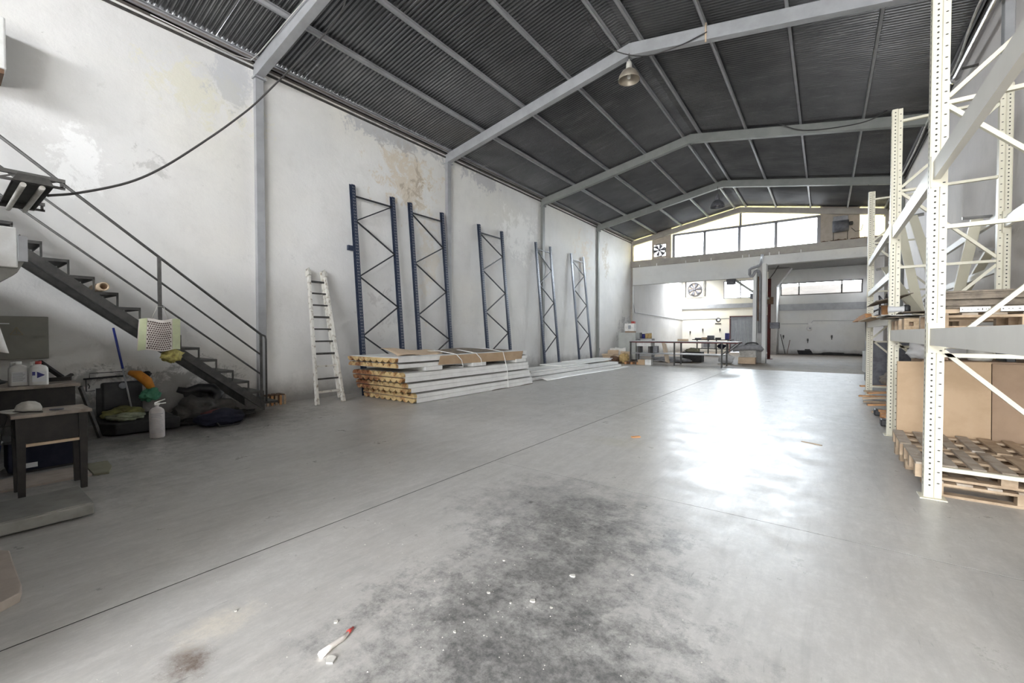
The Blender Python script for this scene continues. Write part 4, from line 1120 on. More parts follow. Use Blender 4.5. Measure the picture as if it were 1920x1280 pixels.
MB().lathe([(.05, 0), (.05, .006), (.0005, .008)], (-9.036, 1.80, .66), 14, Matrix.Rotation(PI/2, 4, 'Y')).build('badge', 'label_grey', t)
for x, y in ((-9.0, 1.6), (-8.4, 1.6), (-8.3, 2.2), (-9.0, 2.2)): MB().lathe([(.04, -.015), (.04, .015)], (x, y, .04), 12, Matrix.Rotation(PI/2, 4, 'Y')).build('wheel', 'black_plastic', t)
# wall hook rack with tools
t = thing('caulking_gun', 'long black caulking gun frame hanging on the wall behind the trolley', 'tool', (-9.35, 1.65, .78))
MB().tube([(-9.36, 1.40, .775), (-9.36, 1.90, .79)], .014, 8).build('barrel', 'black_plastic', t); MB().tube([(-9.36, 1.47, .78), (-9.36, 1.47, .86), (-9.36, 1.90, .865)], .006, 6).build('rod', 'steel_dark', t)
MB().tube([(-9.36, 1.43, .77), (-9.36, 1.43, .58), (-9.36, 1.53, .585)], .008, 6).build('trigger', 'steel_dark', t); MB().tube([(-9.36, 1.45, .70), (-9.36, 1.47, .66), (-9.36, 1.46, .62)], .007, 6).build('trigger_lever', 'steel_dark', t)
MB().tube([(XL+.002, 1.80, .79), (-9.35, 1.80, .79)], .01, 6).build('wall_hook', 'steel_dark', t)
def cloth(name, c, r, seed, mt, label, cat, flat=None, amp=.5):
    return MB().lump(c, r, seed, amp, 4, 1.6, flat).build(name, mt, None, label, cat)
q = MB(); q.tube([(-9.02, 1.88, .86), (-8.94, 1.97, .83), (-8.86, 2.06, .72), (-8.82, 2.11, .60)], [.04, .07, .075, .05], 10); q.build('orange_cloth', 'orange_cloth', None, 'bright orange cloth draped over the trolley back', 'cloth')
cloth('green_cloth', (-8.85, 2.10, .50), (.10, .12, .11), 5, 'green_cloth', 'green crumpled cloth hanging below the orange one', 'cloth')
cloth('olive_cloth', (-8.78, 1.74, .25), (.22, .24, .09), 8, 'olive_cloth', 'olive cloth heaped in the black trolley tray', 'cloth', .192)
cloth('sage_rag', (-8.48, 1.72, .235), (.17, .20, .06), 13, 'sage_cloth', 'grey-green mop rag at the front of the trolley tray', 'rag', .192)
cloth('dark_glove', (-9.2, 2.12, .80), (.04, .08, .045), 2, 'grimy_black', 'dark glove stuck on the wall right of the orange cloth', 'glove')
# black tarpaulin, bumper, bag under the stairs
cloth('grey_tarpaulin', (-8.75, 2.80, .14), (.42, .40, .26), 21, 'grey_tarp', 'crumpled grey-black tarpaulin heaped under the stairs', 'tarpaulin', .001)
cloth('black_sheeting', (-8.52, 2.95, .05), (.36, .55, .08), 23, 'grimy_black', 'flat black sheeting spread on the floor under the stairs', 'sheeting', .001)
t = thing('plastic_bumper', 'black curved plastic bumper lying on the tarpaulin under the stairs', 'bumper', (-8.72, 2.95, .3))
q = MB(); q.tube([(-8.85, 2.62, .60), (-8.82, 2.75, .55), (-8.75, 2.90, .60), (-8.68, 3.08, .58), (-8.62, 3.16, .48), (-8.60, 3.10, .38), (-8.62, 2.85, .30), (-8.66, 2.55, .25)], [.05, .07, .08, .09, .09, .08, .07, .05], 10); q.build('rim', 'black_plastic', t)
q = MB(); q.grid(lambda u, v: V(-8.78+.12*v, 2.68+.40*u, .55-.18*v+.03*math.sin(4*u)), 6, 4); q.build('panel', 'grimy_black', t, solid=.03)
t.location = (-8.84, 2.82, .23)
t = thing('sports_bag', 'navy holdall with a red top panel lying at the foot of the stairs', 'bag', (-8.05, 2.78, 0))
MB().lump((-8.00, 2.80, .10), (.22, .34, .13), 31, .3, 4, 1.5, .002).build('bag_body', 'navy_cloth', t); MB().lump((-8.10, 2.78, .19), (.14, .22, .045), 33, .3, 3, 1.5).build('red_panel', 'dark_red', t)
MB().tube([(-7.83, 2.66, .10), (-7.74, 2.70, .02), (-7.72, 2.95, .015), (-7.84, 3.10, .06)], .012, 6).build('strap', 'black_plastic', t)
# small crate behind the lowest step
t = thing('small_pallet', 'small reddish wooden crate behind the foot of the stairs', 'crate', (-9.28, 4.2, 0))
for k in range(4): MB().box(-9.40, -9.16, 4.02+.1*k, 4.09+.1*k, .20, .22).build('slat', 'rust_brown', t)
for k in range(5): MB().box(-9.175, -9.16, 4.03+.085*k, 4.075+.085*k, 0, .20).build('upright_slat', 'orange_wood' if k % 2 else 'pallet_wood', t)
MB().box(-9.40, -9.38, 4.02, 4.4, 0, .2).build('back_slat', 'rust_brown', t)

# machine hopper at the left edge
t = thing('hopper_machine', 'white machine head with curved grey hopper at the left edge', 'machine', (-6.45, .2, 0))
MB().box(-6.75, -6.2, -.3, .50, 2.12, 2.50).build('head_box', 'white_paint', t, bev=.01); MB().box(-6.74, -6.19, .16, .165, 2.13, 2.50).build('panel_seam', 'label_grey', t)
MB().box(-6.198, -6.15, .50, .56, 2.18, 2.42).build('side_bracket', 'steel_grey', t)
q = MB(); q.prism([(.52, 2.45), (.56, 2.35), (.55, 2.2), (.50, 2.08), (.40, 1.99), (.30, 1.95), (.2, 1.95), (.2, 2.119), (.499, 2.119), (.505, 2.3)], lambda u, v, a: V(a, u, v), -6.7, -6.25); q.build('hopper_chute', 'metal_plate', t)
MB().box(-6.7, -6.3, -.3, .30, 0, 2.12).build('machine_column', 'steel_dark', t)
MB().box(-6.29, -6.2, .0, .365, 1.60, 1.99).build('white_guard', 'white_paint', t)
q = MB(); q.grid(lambda u, v: V(-6.2+.03*math.sin(u*9)*v, .20+.17*u+.06*v*u, 1.60-.24*v-.05*u*v), 12, 6); q.build('white_cloth', 'paper_white', None, 'white cloth hanging from the machine at the left edge', 'cloth', solid=.004)

# ceiling-hung items at upper left
t = thing('white_wall_unit', 'white box unit with dark underside high on the left wall', 'wall unit', (-9.2, .35, 5.0))
MB().box(XL+.004, -8.95, -.1, .66, 5.05, 5.75).build('unit_casing', 'white_paint', t, bev=.02); MB().box(XL+.02, -8.97, -.08, .64, 4.99, 5.05).build('unit_base', 'rust_brown', t)
t = thing('twin_tube_light', 'hanging twin-tube fluorescent fixture over the left corner', 'lamp', (-5.8, .55, 2.7))
for y in (.46, .565): MB().tube([(-6.38, y, 2.70), (-5.24, y, 2.70)], .019, 10).build('fluorescent_tube', 'dirty_white', t)
MB().add([V(-6.4, .43, 2.78), V(-6.4, .60, 2.78), V(-5.22, .60, 2.78), V(-5.22, .43, 2.78), V(-6.4, .40, 2.72), V(-6.4, .63, 2.72), V(-5.22, .63, 2.72), V(-5.22, .40, 2.72)],
         [(0,1,2,3), (0,4,5,1), (2,6,7,3), (1,5,6,2), (3,7,4,0)]).build('reflector', 'stair_steel', t, solid=.004)
for x in (-6.36, -5.26):
    q = MB(); q.bar((x, -.6, 2.79), (x, .70, 2.79), .03, .03); q.bar((x, -.6, 2.73), (x, .70, 2.73), .02, .02); q.bar((x, .68, 2.73), (x, .68, 2.79), .02, .02)
    for k in range(6): q.bar((x, -.55+.22*k, 2.73), (x, -.43+.22*k, 2.79), .012, .012)
    q.build('lattice_arm', 'rail_steel', t)
for x in (-6.36, -5.26):
    q = MB(); q.tube([(x, -.3, 2.80), (x, -.3, zb(x)+RD)], .006, 6); q.build('hanger_rod', 'rail_steel', t)
t = thing('brass_pendant', 'brass-rimmed round pendant just entering at the left edge', 'lamp', (-5.2, .22, 2.9))
MB().lathe([(.17, 0), (.175, .012), (.15, .20), (.05, .30), (.02, .33), (.02, .38)], (-5.25, .16, 2.86), 24).build('shade', 'brass', t)
MB().tube([(-5.25, .16, 3.2), (-5.25, .16, zb(-5.25)+RD+.02)], .006, 6).build('cord', 'cable_dark', t)
MB().tube(cr([(-5.5, .62, 2.70), (-5.55, .83, 2.79), (-5.62, 1.19, 3.0), (-5.68, 1.5, 3.27), (-5.77, 1.93, 3.74), (-5.83, 2.23, 4.09), (-5.89, 2.5, 4.43), (-5.96, 2.87, 4.96), (-6.08, 3.48, 5.84), (-6.18, 3.94, 6.66), (-6.2, 4.0, zb(-6.2)+.01)]), .011, 8).build('hanging_cable', 'cable_dark', None, 'long dark cable sweeping from the tube light up to the roof', 'cable')
MB().tube([(XL+.14, 2.3, 6.92), (XL+.14, 3.6, 6.90), (XL+.18, 3.86, 6.93), (XL+.40, 3.92, 7.02), (-7.3, 3.93, 7.28), (-5.0, 3.93, 7.70)], .010, 8).build('conduit_bend', 'panel_grey', None, 'pale conduit bending from the left eave along the first rafter', 'conduit')
MB().tube(cr([(-4.1, 8.2, 8.05), (-3.9, 8.8, 7.72), (-3.3, 9.25, 7.52), (-2.6, 9.36, 7.50), (-2.0, 9.38, 7.58)]), .012, 6).build('rafter_cable', 'cable_dark', None, 'dark cable drooping across the ridge of the lamp frame', 'cable')
MB().tube([(-2.03, 9.40, 7.40), (-2.03, 9.40, 7.78)], .018, 6).build('cable_tie', 'cardboard_light', None, 'pale band tied round the rafter right of the bell lamp', 'band')
MB().tube(cr([(-1.2, 14.7, 7.6), (-.6, 14.8, 7.28), (.2, 14.84, 7.15), (.9, 14.84, 7.15), (1.4, 14.7, 7.35)]), .012, 6).build('far_cable', 'cable_dark', None, 'dark cable drooping on the third rafter at right', 'cable')
MB().tube([(1.2, 20.2, zb(1.2)+.005), (1.25, 19.9, 5.0), (1.2, 19.9, 3.4)], .008, 5).build('drop_cord', 'cable_dark', None, 'thin cord hanging beyond the rack on the right', 'cord')

# bell lamps
def bell(loc, s, label, mt):
    t = thing('bell_lamp', label, 'lamp', loc)
    x, y, z = loc
    MB().lathe([(.235, 0), (.24, .01), (.215, .10), (.16, .19), (.09, .24), (.06, .25), (.055, .25), (.085, .232), (.152, .183), (.207, .095), (.228, .008)], (x, y, z), 28, Matrix.Scale(s, 4), caps=False).build('bell_shade', mt, t)
    MB().lathe([(.06, .24), (.065, .25), (.065, .36), (.05, .41), (.02, .43), (.02, .47)], (x, y, z), 18, Matrix.Scale(s, 4)).build('lamp_housing', 'dirty_white' if mt != 'motor_grey' else 'motor_grey', t)
    MB().lathe([(.0005, .03), (.03, .04), (.045, .08), (.04, .14), (.03, .2), (.03, .235)], (x, y, z), 16, Matrix.Scale(s, 4)).build('bulb', 'bulb_glass', t)
    MB().tube([(x, y, z+.45*s), (x, y, zb(x)+.005)], .012, 6).build('hook', 'steel_dark', t)
    return t
bell((-3.62, 9.36, 7.16), 1.0, 'bell-shaped industrial lamp hanging from the nearest visible ridge', 'lamp_shell')
bell((-3.78, 19.95, 6.86), 1.2, 'dark bell-shaped industrial lamp hanging near the far gable', 'motor_grey')

# ================================================================== ANNEX AND FAR END
def fan(c, rad, label, depth=.12, back='thin_plastic'):
    t = thing('wall_fan', label, 'fan', c)
    x, y, z = c
    m = Matrix.Rotation(PI/2, 4, 'X')
    MB().lathe([(rad, 0), (rad*1.07, 0), (rad*1.07, depth), (rad, depth)], (x, y, z), 28, m, caps=False).build('fan_ring', 'motor_grey', t)
    MB().lathe([(rad*.99, -.01), (rad*.99, -.004)], (x, y, z), 28, m).build('fan_backing', back, t)
    for k in range(6):
        a = 2*PI*k/6+.2
        q = MB(); q.grid(lambda u, v: V(x+math.cos(a+(v-.5)*.6)*(.14+.80*u)*rad, y-.03-.05*v, z+math.sin(a+(v-.5)*.6)*(.14+.80*u)*rad), 4, 3)
        q.build('blade', 'motor_grey', t, solid=.006)
    MB().lathe([(rad*.18, .02), (rad*.18, .09), (rad*.1, .11)], (x, y, z), 16, m).build('hub', 'motor_grey', t)
    return t
fan((-7.83, 25.175, 6.30), .34, 'round extractor fan in the gable left of the long window')
t = thing('fan_board', 'square cream board holding the lower extractor fan in the annex', 'board', (-8.5, 36.4, 4.3)); MB().box(-9.15, -7.85, 36.40, 36.47, 4.35, 5.6).build('board_face', 'plaster_cream', t)
for x in (-9.2, -7.75): MB().box(x-.03, x+.03, 36.36, 36.42, 4.4, 6.0).build('hanger', 'steel_dark', t)
MB().box(-8.9, -8.1, 36.47, 36.499, 4.9, 5.1).build('batten', 'steel_dark', t)
fan((-8.5, 36.385, 4.98), .50, 'large extractor fan on the cream board in the annex', back='dusty_wood')
# blower on stand at the gable
t = thing('blower_unit', 'grey drum blower on a wire stand on the lintel at right', 'blower', (.5, 24.95, 5.78))
MB().lathe([(.0005, 0), (.26, .0), (.26, .60), (.0005, .60)], (.2, 24.88, 6.42), 22, Matrix.Rotation(PI/2, 4, 'Y')).build('drum', 'motor_grey', t); MB().box(.22, .78, 24.80, 25.0, 6.45, 6.88).build('housing', 'grey_wrap', t, bev=.03)
for x in (.24, .76): MB().tube([(x, 24.93, 5.785), (x, 24.93, 6.2)], .015, 6).build('stand_leg', 'steel_dark', t)
MB().tube([(.22, 24.93, 6.18), (.78, 24.93, 6.18)], .015, 6).build('stand_bar', 'steel_dark', t); MB().lathe([(.06, 0), (.09, .03), (.09, .14), (.04, .16)], (.80, 24.90, 6.5), 12, Matrix.Rotation(PI/2, 4, 'Y')).build('motor', 'steel_dark', t)
MB().tube([(.9, 24.98, 6.3), (1.05, 24.98, 6.12), (1.25, 24.98, 6.15), (1.3, 25.0, 6.4)], .012, 6).build('power_lead', 'cable_dark', t)
R = random.Random(3)
q = MB()
for k in range(40):
    x = -.2+2.2*R.random(); q.lump((x, 24.98+.06*R.random(), 5.785+.015), (.05+.05*R.random(), .03, .02+.03*R.random()), k, .5, 1, 2, 5.781)
q.build('lintel_rubble', 'rust_brown', None, 'line of dirt and rubble along the lintel below the blower', 'rubble', None, 'stuff')

# central H-column with drain pipe
t = thing('central_column', 'pale concrete-cased steel column between the two annex openings', 'column', (-2.55, 24.6, 0))
MB().box(-2.95, -2.79, 24.35, 24.9, 0, 4.93).build('left_flange', 'plaster_rear', t, bev=.01); MB().box(-2.55, -2.38, 24.35, 24.9, 0, 4.93).build('right_flange', 'plaster_rear', t, bev=.01)
MB().box(-2.79, -2.55, 24.62, 24.75, 0, 4.93).build('web', 'concrete_pillar', t)
t = thing('drain_pipe', 'grey drain pipe with an S-bend dropping beside the central column', 'pipe', (-2.65, 24.4, 0))
MB().tube([(-2.60, 24.72, 5.42), (-2.60, 24.70, 5.36), (-2.60, 24.55, 5.2), (-2.60, 24.34, 5.1), (-2.60, 24.28, 4.95), (-2.66, 24.28, 4.83), (-3.02, 24.28, 4.72), (-3.09, 24.28, 4.66), (-3.09, 24.28, 4.42), (-3.05, 24.28, 4.34), (-2.95, 24.28, 4.34), (-2.90, 24.28, 4.42), (-2.86, 24.28, 4.54), (-2.78, 24.28, 4.58), (-2.69, 24.32, 4.55), (-2.66, 24.40, 4.45), (-2.66, 24.46, 4.3), (-2.66, 24.46, 1.5)], .065, 12).build('pipe_run', 'grey_wrap', t)
MB().tube([(-2.72, 24.40, 4.3), (-2.72, 24.40, 2.1)], .03, 8).build('rusty_conduit', 'rust_brown', t)
# jib crane
t = thing('jib_crane', 'slim jib crane on a dark red post in the annex opening', 'crane', (-2.62, 28.5, 0))
MB().tube([(-2.62, 28.5, 0), (-2.62, 28.5, 4.6)], .085, 10).build('mast', 'dark_red', t); MB().box(-2.8, -2.44, 28.3, 28.7, 0, .03).build('base_plate', 'dark_red', t)
MB().tube([(-2.62, 28.42, 3.45), (-3.3, 27.9, 3.80), (-4.55, 27.0, 4.80)], .07, 10).build('boom', 'grey_cabinet', t); MB().tube([(-4.55, 27.0, 4.80), (-4.75, 26.9, 4.95)], .02, 8).build('boom_tip', 'steel_dark', t)
MB().box(-4.60, -4.15, 26.9, 27.2, 4.25, 4.62).build('hoist_motor', 'motor_grey', t, bev=.03); MB().box(-3.50, -3.15, 27.7, 28.0, 3.45, 3.76).build('trolley_motor', 'motor_grey', t, bev=.03)
MB().box(-2.82, -2.42, 28.35, 28.65, 3.15, 3.55).build('slew_clamp', 'rust_brown', t); MB().box(-2.56, -2.1, 28.3, 28.65, 1.75, 2.1).build('control_box', 'motor_grey', t, bev=.02)
MB().tube([(-2.75, 28.3, 3.5), (-2.95, 27.6, 3.1), (-2.85, 27.6, 2.6)], .02, 6).build('cable_loop', 'rust_brown', t)
MB().tube([(-2.62, 28.5, 4.6), (-2.4, 28.4, 4.9), (-2.2, 28.5, 5.3)], .02, 6).build('top_cable', 'cable_dark', t)

# grey cabinet in the corner with boxes
t = thing('metal_cabinet', 'pale grey metal cabinet in the far left corner', 'cabinet', (-8.75, 22.9, 0))
MB().box(-9.25, -8.30, 22.6, 23.3, .05, 1.52).build('cabinet_body', 'grey_cabinet', t, bev=.01); MB().box(-9.16, -8.45, 22.585, 22.6, .12, 1.46).build('cabinet_door', 'grey_cabinet', t, bev=.006); MB().box(-9.2, -8.35, 22.65, 23.25, 0, .05).build('plinth', 'steel_dark', t)
t = thing('first_aid_box', 'white box with printed front on top of the grey cabinet', 'box', (-8.72, 22.9, 1.52))
MB().box(-8.95, -8.42, 22.7, 23.1, 1.60, 2.02).build('box_body', 'paper_white', t, bev=.008); MB().box(-8.75, -8.60, 22.694, 22.70, 1.72, 1.92).build('print', 'label_grey', t); MB().box(-8.93, -8.44, 22.72, 23.08, 1.521, 1.60).build('box_tray', 'cardboard_brown', t)
MB().box(-8.62, -8.44, 22.8, 23.0, 2.022, 2.14).build('red_tin', 'red_plastic', None, 'small red tin on top of the white box', 'tin', bev=.01)
t = thing('side_shelf', 'low grey shelf unit beside the metal cabinet', 'shelf', (-7.9, 23.0, 0))
MB().box(-8.27, -7.45, 22.8, 23.2, 1.16, 1.20).build('shelf_top', 'steel_grey', t); MB().box(-8.27, -7.45, 22.8, 23.2, .25, .28).build('lower_shelf', 'steel_grey', t)
for x in (-8.25, -7.47): MB().box(x-.02, x+.02, 22.8, 23.2, 0, 1.16).build('side', 'steel_grey', t)
for k, (x, h, r_, mt, lb) in enumerate(((-8.12, .30, .07, 'motor_grey', 'dark grey can leftmost on the low shelf unit'), (-7.97, .24, .08, 'label_blue', 'dark blue can on the low shelf unit'), (-7.80, .26, .08, 'gold_paper', 'yellow tin on the low shelf unit'), (-7.62, .28, .09, 'gold_paper', 'gold tin rightmost on the low shelf unit'))):
    t = thing('paint_can', lb, 'can', (x, 22.95, 1.20)); MB().lathe([(r_, 0), (r_, h), (r_*.9, h)], (x, 22.95, 1.201), 14).build('can_body', mt, t); MB().lathe([(r_*1.03, h), (r_*1.03, h+.02), (.0005, h+.02)], (x, 22.95, 1.201), 14).build('can_lid', 'chrome', t)

# cardboard boxes and scraps by the corner
def open_box(x0, x1, y0, y1, h, label, mt='cardboard_light', rz=0, flaps=.18):
    t = thing('open_carton', label, 'carton', ((x0+x1)/2, (y0+y1)/2, 0))
    th = .012
    for nm, b in (('side', (x0, x0+th, y0, y1)), ('side', (x1-th, x1, y0, y1)), ('side', (x0+th, x1-th, y0, y0+th)), ('side', (x0+th, x1-th, y1-th, y1))):
        MB().box(b[0], b[1], b[2], b[3], 0, h).build(nm, mt, t)
    MB().box(x0+th, x1-th, y0+th, y1-th, 0, th).build('base', mt, t)
    MB().add([V(x0, y0, h), V(x1, y0, h), V(x1, y0-flaps, h-.05), V(x0, y0-flaps, h-.05)], [(0,1,2,3)]).build('flap', mt, t, solid=.008)
    MB().add([V(x0, y1, h), V(x1, y1, h), V(x1, y1+flaps*.4, h+flaps), V(x0, y1+flaps*.4, h+flaps)], [(0,1,2,3)]).build('flap', mt, t, solid=.008)
    return t
open_box(-9.30, -8.70, 20.6, 21.2, .42, 'open cardboard carton nearest the wall in the far left corner')
open_box(-8.64, -8.10, 20.7, 21.3, .36, 'open cardboard carton with bent flaps in front of the grey cabinet')
q = MB(); q.lump((-8.50, 20.20, .17), (.22, .26, .18), 41, .5, 3, 2, .002); q.build('wood_offcuts', 'rust_brown', None, 'heap of reddish brown offcuts in front of the cartons', 'offcuts')
q = MB(); q.lump((-8.06, 20.40, .24), (.22, .22, .26), 44, .5, 3, 2, .002); q.build('paper_sack', 'gold_paper', None, 'crumpled golden paper sack in front of the grey cabinet', 'sack')
q = MB(); q.grid(lambda u, v: V(-9.0+.6*u, 21.5+.05*math.sin(u*5), .004+.75*v-.06*v*math.sin(u*3.1)), 6, 4); q.build('white_polystyrene', 'paper_white', None, 'bent white packing sheet behind the open cartons', 'packing', solid=.03)
q = MB(); q.bar((-9.42, 20.2, .0), (-9.40, 20.35, .72), .12, .05); q.build('grey_plank', 'steel_grey', None, 'grey plank leaning against the wall beside the far blue frame', 'plank')
q = MB(); q.box(-9.33, -8.95, 21.6, 21.9, 0, .68); q.build('white_carton', 'paper_white', None, 'tall white carton against the wall behind the open cartons', 'carton', bev=.01)
t = thing('pallet_piece', 'small wooden pallet piece on the floor at the end of the low stack', 'pallet', (-7.5, 20.1, 0))
for k in range(3): MB().box(-7.85, -7.15, 19.9+.14*k, 20.0+.14*k, .10, .125).build('deck_board', 'rust_brown', t)
for x in (-7.8, -7.5, -7.2): MB().box(x-.05, x+.05, 19.9, 20.28, 0, .10).build('block', 'orange_wood', t)

# long steel work table
t = thing('steel_table', 'long steel-framed work table with a lower shelf in front of the annex', 'table', (-5.5, 20.9, 0))
MB().box(-7.75, -3.0, 20.3, 21.5, 1.08, 1.115).build('table_top', 'steel_grey', t)
q = MB(); q.bar((-7.75, 20.32, 1.06), (-3.0, 20.32, 1.06), .05, .05); q.bar((-7.75, 21.48, 1.06), (-3.0, 21.48, 1.06), .05, .05); q.build('top_frame', 'dark_red', t)
MB().box(-7.7, -3.62, 20.32, 21.45, .50, .535).build('lower_shelf', 'steel_grey', t)
for x in (-7.70, -5.62, -3.62):
    for y in (20.32, 21.46): MB().box(x-.03, x+.03, y-.03, y+.03, 0, 1.08).build('leg', 'stair_steel', t)
for y in (20.32, 21.46): MB().bar((-3.62, y, .55), (-3.05, y, 1.05), .03, .04).build('end_strut', 'stair_steel', t)
t = thing('drawer_unit', 'white drawer box standing on the lower shelf of the steel table', 'drawer', (-7.1, 20.7, .536)); MB().box(-7.45, -6.75, 20.45, 21.0, .86, 1.05).build('drawer_front', 'paper_white', t, bev=.006); MB().box(-7.40, -7.30, 20.5, 20.9, .536, .86).build('prop', 'steel_dark', t); MB().box(-6.9, -6.8, 20.5, 20.9, .536, .86).build('prop', 'steel_dark', t)
MB().box(-6.92, -6.62, 21.0, 21.3, .536, .86).build('grey_bucket', 'grey_wrap', None, 'pale grey bin under the steel table', 'bin', bev=.03)
MB().bar((-6.3, 21.66, .02), (-6.55, 21.85, 1.0), .7, .03, (1, 0, 0)).build('leaning_board', 'cardboard_light', None, 'tan board leaning behind the steel table', 'board')
q = MB(); q.lump((-6.4, 22.75, .12), (.9, .45, .14), 51, .5, 3, 2, .002); q.build('debris_heap', 'grey_wrap', None, 'flat grey heap of debris under the steel table', 'debris')
t = thing('small_carton', 'small open carton with a white end on the floor by the table leg', 'carton', (-6.85, 19.95, 0)); MB().box(-7.15, -6.82, 19.8, 20.1, 0, .24).build('carton_body', 'cardboard', t); MB().box(-6.81, -6.52, 19.8, 20.08, 0, .25).build('white_end', 'paper_white', t, bev=.004)
t = thing('green_crate', 'dark green crate of scrap on the floor behind the steel table', 'crate', (-5.6, 23.6, 0)); MB().box(-6.05, -5.1, 23.3, 23.9, 0, .52).build('crate_body', 'grimy_black', t, bev=.02); MB().lump((-5.6, 23.6, .58), (.35, .25, .14), 61, .5, 3, 2).build('scrap', 'sage_mat', t)
q = MB(); q.bar((-5.55, 20.6, 1.17), (-5.1, 20.7, 1.17), .2, .10); q.build('wooden_block', 'cardboard_light', None, 'pale wooden block on the long steel table', 'block')
# rear table with clutter
t = thing('rear_table', 'cluttered table standing behind the steel table before the corrugated door', 'table', (-5.9, 31, 0))
MB().box(-7.3, -4.9, 30.6, 31.6, 1.02, 1.07).build('table_top', 'dark_wood', t); MB().box(-6.9, -5.3, 30.7, 31.5, .42, .46).build('lower_shelf', 'stair_steel', t)
for x in (-7.0, -6.3, -5.8, -5.1): MB().box(x-.03, x+.03, 30.65, 30.75, 0, 1.02).build('leg', 'stair_steel', t)
for k, (x, w_, h, mt, lb) in enumerate(((-7.0, .35, .10, 'motor_grey', 'dark tool leftmost on the rear table'), (-6.6, .3, .14, 'cardboard_light', 'pale carton on the rear table'), (-6.2, .38, .26, 'motor_grey', 'grey machine in the middle of the rear table'), (-5.75, .3, .12, 'steel_dark', 'dark clutter right of the grey machine on rear table'), (-5.2, .22, .42, 'label_blue', 'blue box standing at the right end of rear table'))):
    MB().box(x-w_/2, x+w_/2, 30.8, 31.2, 1.071, 1.071+h).build('table_item', mt, None, lb, 'tool', 'clutter on the rear table', bev=.02)
t = thing('white_appliance', 'white appliance on the lower shelf of the rear table', 'appliance', (-6.4, 31, .461)); MB().box(-6.75, -5.9, 30.75, 31.2, .461, .90).build('casing', 'paper_white', t, bev=.02); MB().box(-6.6, -6.2, 30.742, 30.75, .55, .8).build('front_panel', 'label_grey', t)
MB().lump((-5.55, 31.0, .62), (.25, .25, .16), 71, .4, 3, 2, .462).build('blue_bundle', 'navy_cloth', None, 'dark blue bundle on the lower shelf of the rear table', 'bundle')
# wall details in the annex
t = thing('round_sign', 'small round black and white sign on the cream rear wall', 'sign', (-6.78, 36.47, 2.5))
MB().lathe([(.18, 0), (.18, .015), (.0005, .015)], (-6.78, 36.495, 2.52), 22, Matrix.Rotation(PI/2, 4, 'X')).build('sign_disc', 'steel_dark', t); MB().lathe([(.10, .016), (.10, .02), (.0005, .02)], (-6.74, 36.495, 2.50), 18, Matrix.Rotation(PI/2, 4, 'X')).build('sign_mark', 'label_white', t)
MB().box(-7.0, -6.58, 36.475, 36.495, 2.18, 2.27).build('sign_strip', 'steel_dark', t)
t = thing('white_sign', 'small round white sign on the white rear wall at right', 'sign', (-.9, 36.47, 1.9)); MB().lathe([(.17, 0), (.17, .02), (.0005, .02)], (-.92, 36.495, 1.80), 20, Matrix.Rotation(PI/2, 4, 'X')).build('disc', 'paper_white', t); MB().lathe([(.06, .021), (.06, .024), (.0005, .024)], (-.88, 36.495, 1.83), 14, Matrix.Rotation(PI/2, 4, 'X')).build('mark', 'label_grey', t)
for k, (x, z, lb) in enumerate(((-8.85, 1.55, 'dark coat hook on the cream wall, leftmost'), (-7.9, 1.75, 'dark coat hook on the cream wall in the middle'), (-6.65, 1.75, 'dark coat hook on the cream wall below the round sign'), (-2.45, 1.25, 'dark bracket on the white rear wall beside the pier'), (-1.0, 1.0, 'dark bracket in the middle of the white rear wall'), (.35, 1.25, 'dark bracket on the white rear wall at right'))):
    t = thing('wall_hook', lb, 'hook', (x, 36.45, z-.15)); MB().box(x-.05, x+.05, 36.46, 36.498, z-.08, z+.10).build('plate', 'steel_dark', t); MB().tube([(x, 36.46, z-.02), (x, 36.38, z-.05), (x, 36.40, z-.20)], .022, 6).build('hook_arm', 'steel_dark', t)
t = thing('black_sheet_stack', 'black panel lying against the foot of the white rear wall', 'panel', (-1.0, 36.1, 0)); q = MB(); q.add([V(-1.5, 35.9, 0), V(-.65, 35.9, 0), V(-.8, 36.05, .30), V(-1.6, 36.05, .28), V(-1.5, 36.0, 0), V(-.65, 36.0, 0), V(-.8, 36.12, .30), V(-1.6, 36.12, .28)], [(0,1,2,3), (7,6,5,4), (0,4,5,1), (1,5,6,2), (2,6,7,3), (3,7,4,0)]); q.build('panel_face', 'black_plastic', t); MB().box(-1.15, -.85, 36.05, 36.12, .28, .38).build('panel_tab', 'black_plastic', t)
MB().lump((.6, 36.2, .05), (1.3, .25, .10), 81, .5, 3, 2.5, .002).build('dirt_line', 'grimy_black', None, 'dark line of rubbish along the foot of the white rear wall', 'rubbish')
MB().tube([(-2.3, 36.0, .01), (-2.62, 36.4, 1.4)], .025, 6).build('leaning_rod', 'steel_dark', None, 'dark rod leaning in the corner by the grey pier', 'rod'); MB().tube([(-2.2, 36.2, .01), (-2.05, 36.45, 1.0)], .018, 6).build('thin_rod', 'rust_brown', None, 'thin rod leaning just right of the corner rod', 'rod')
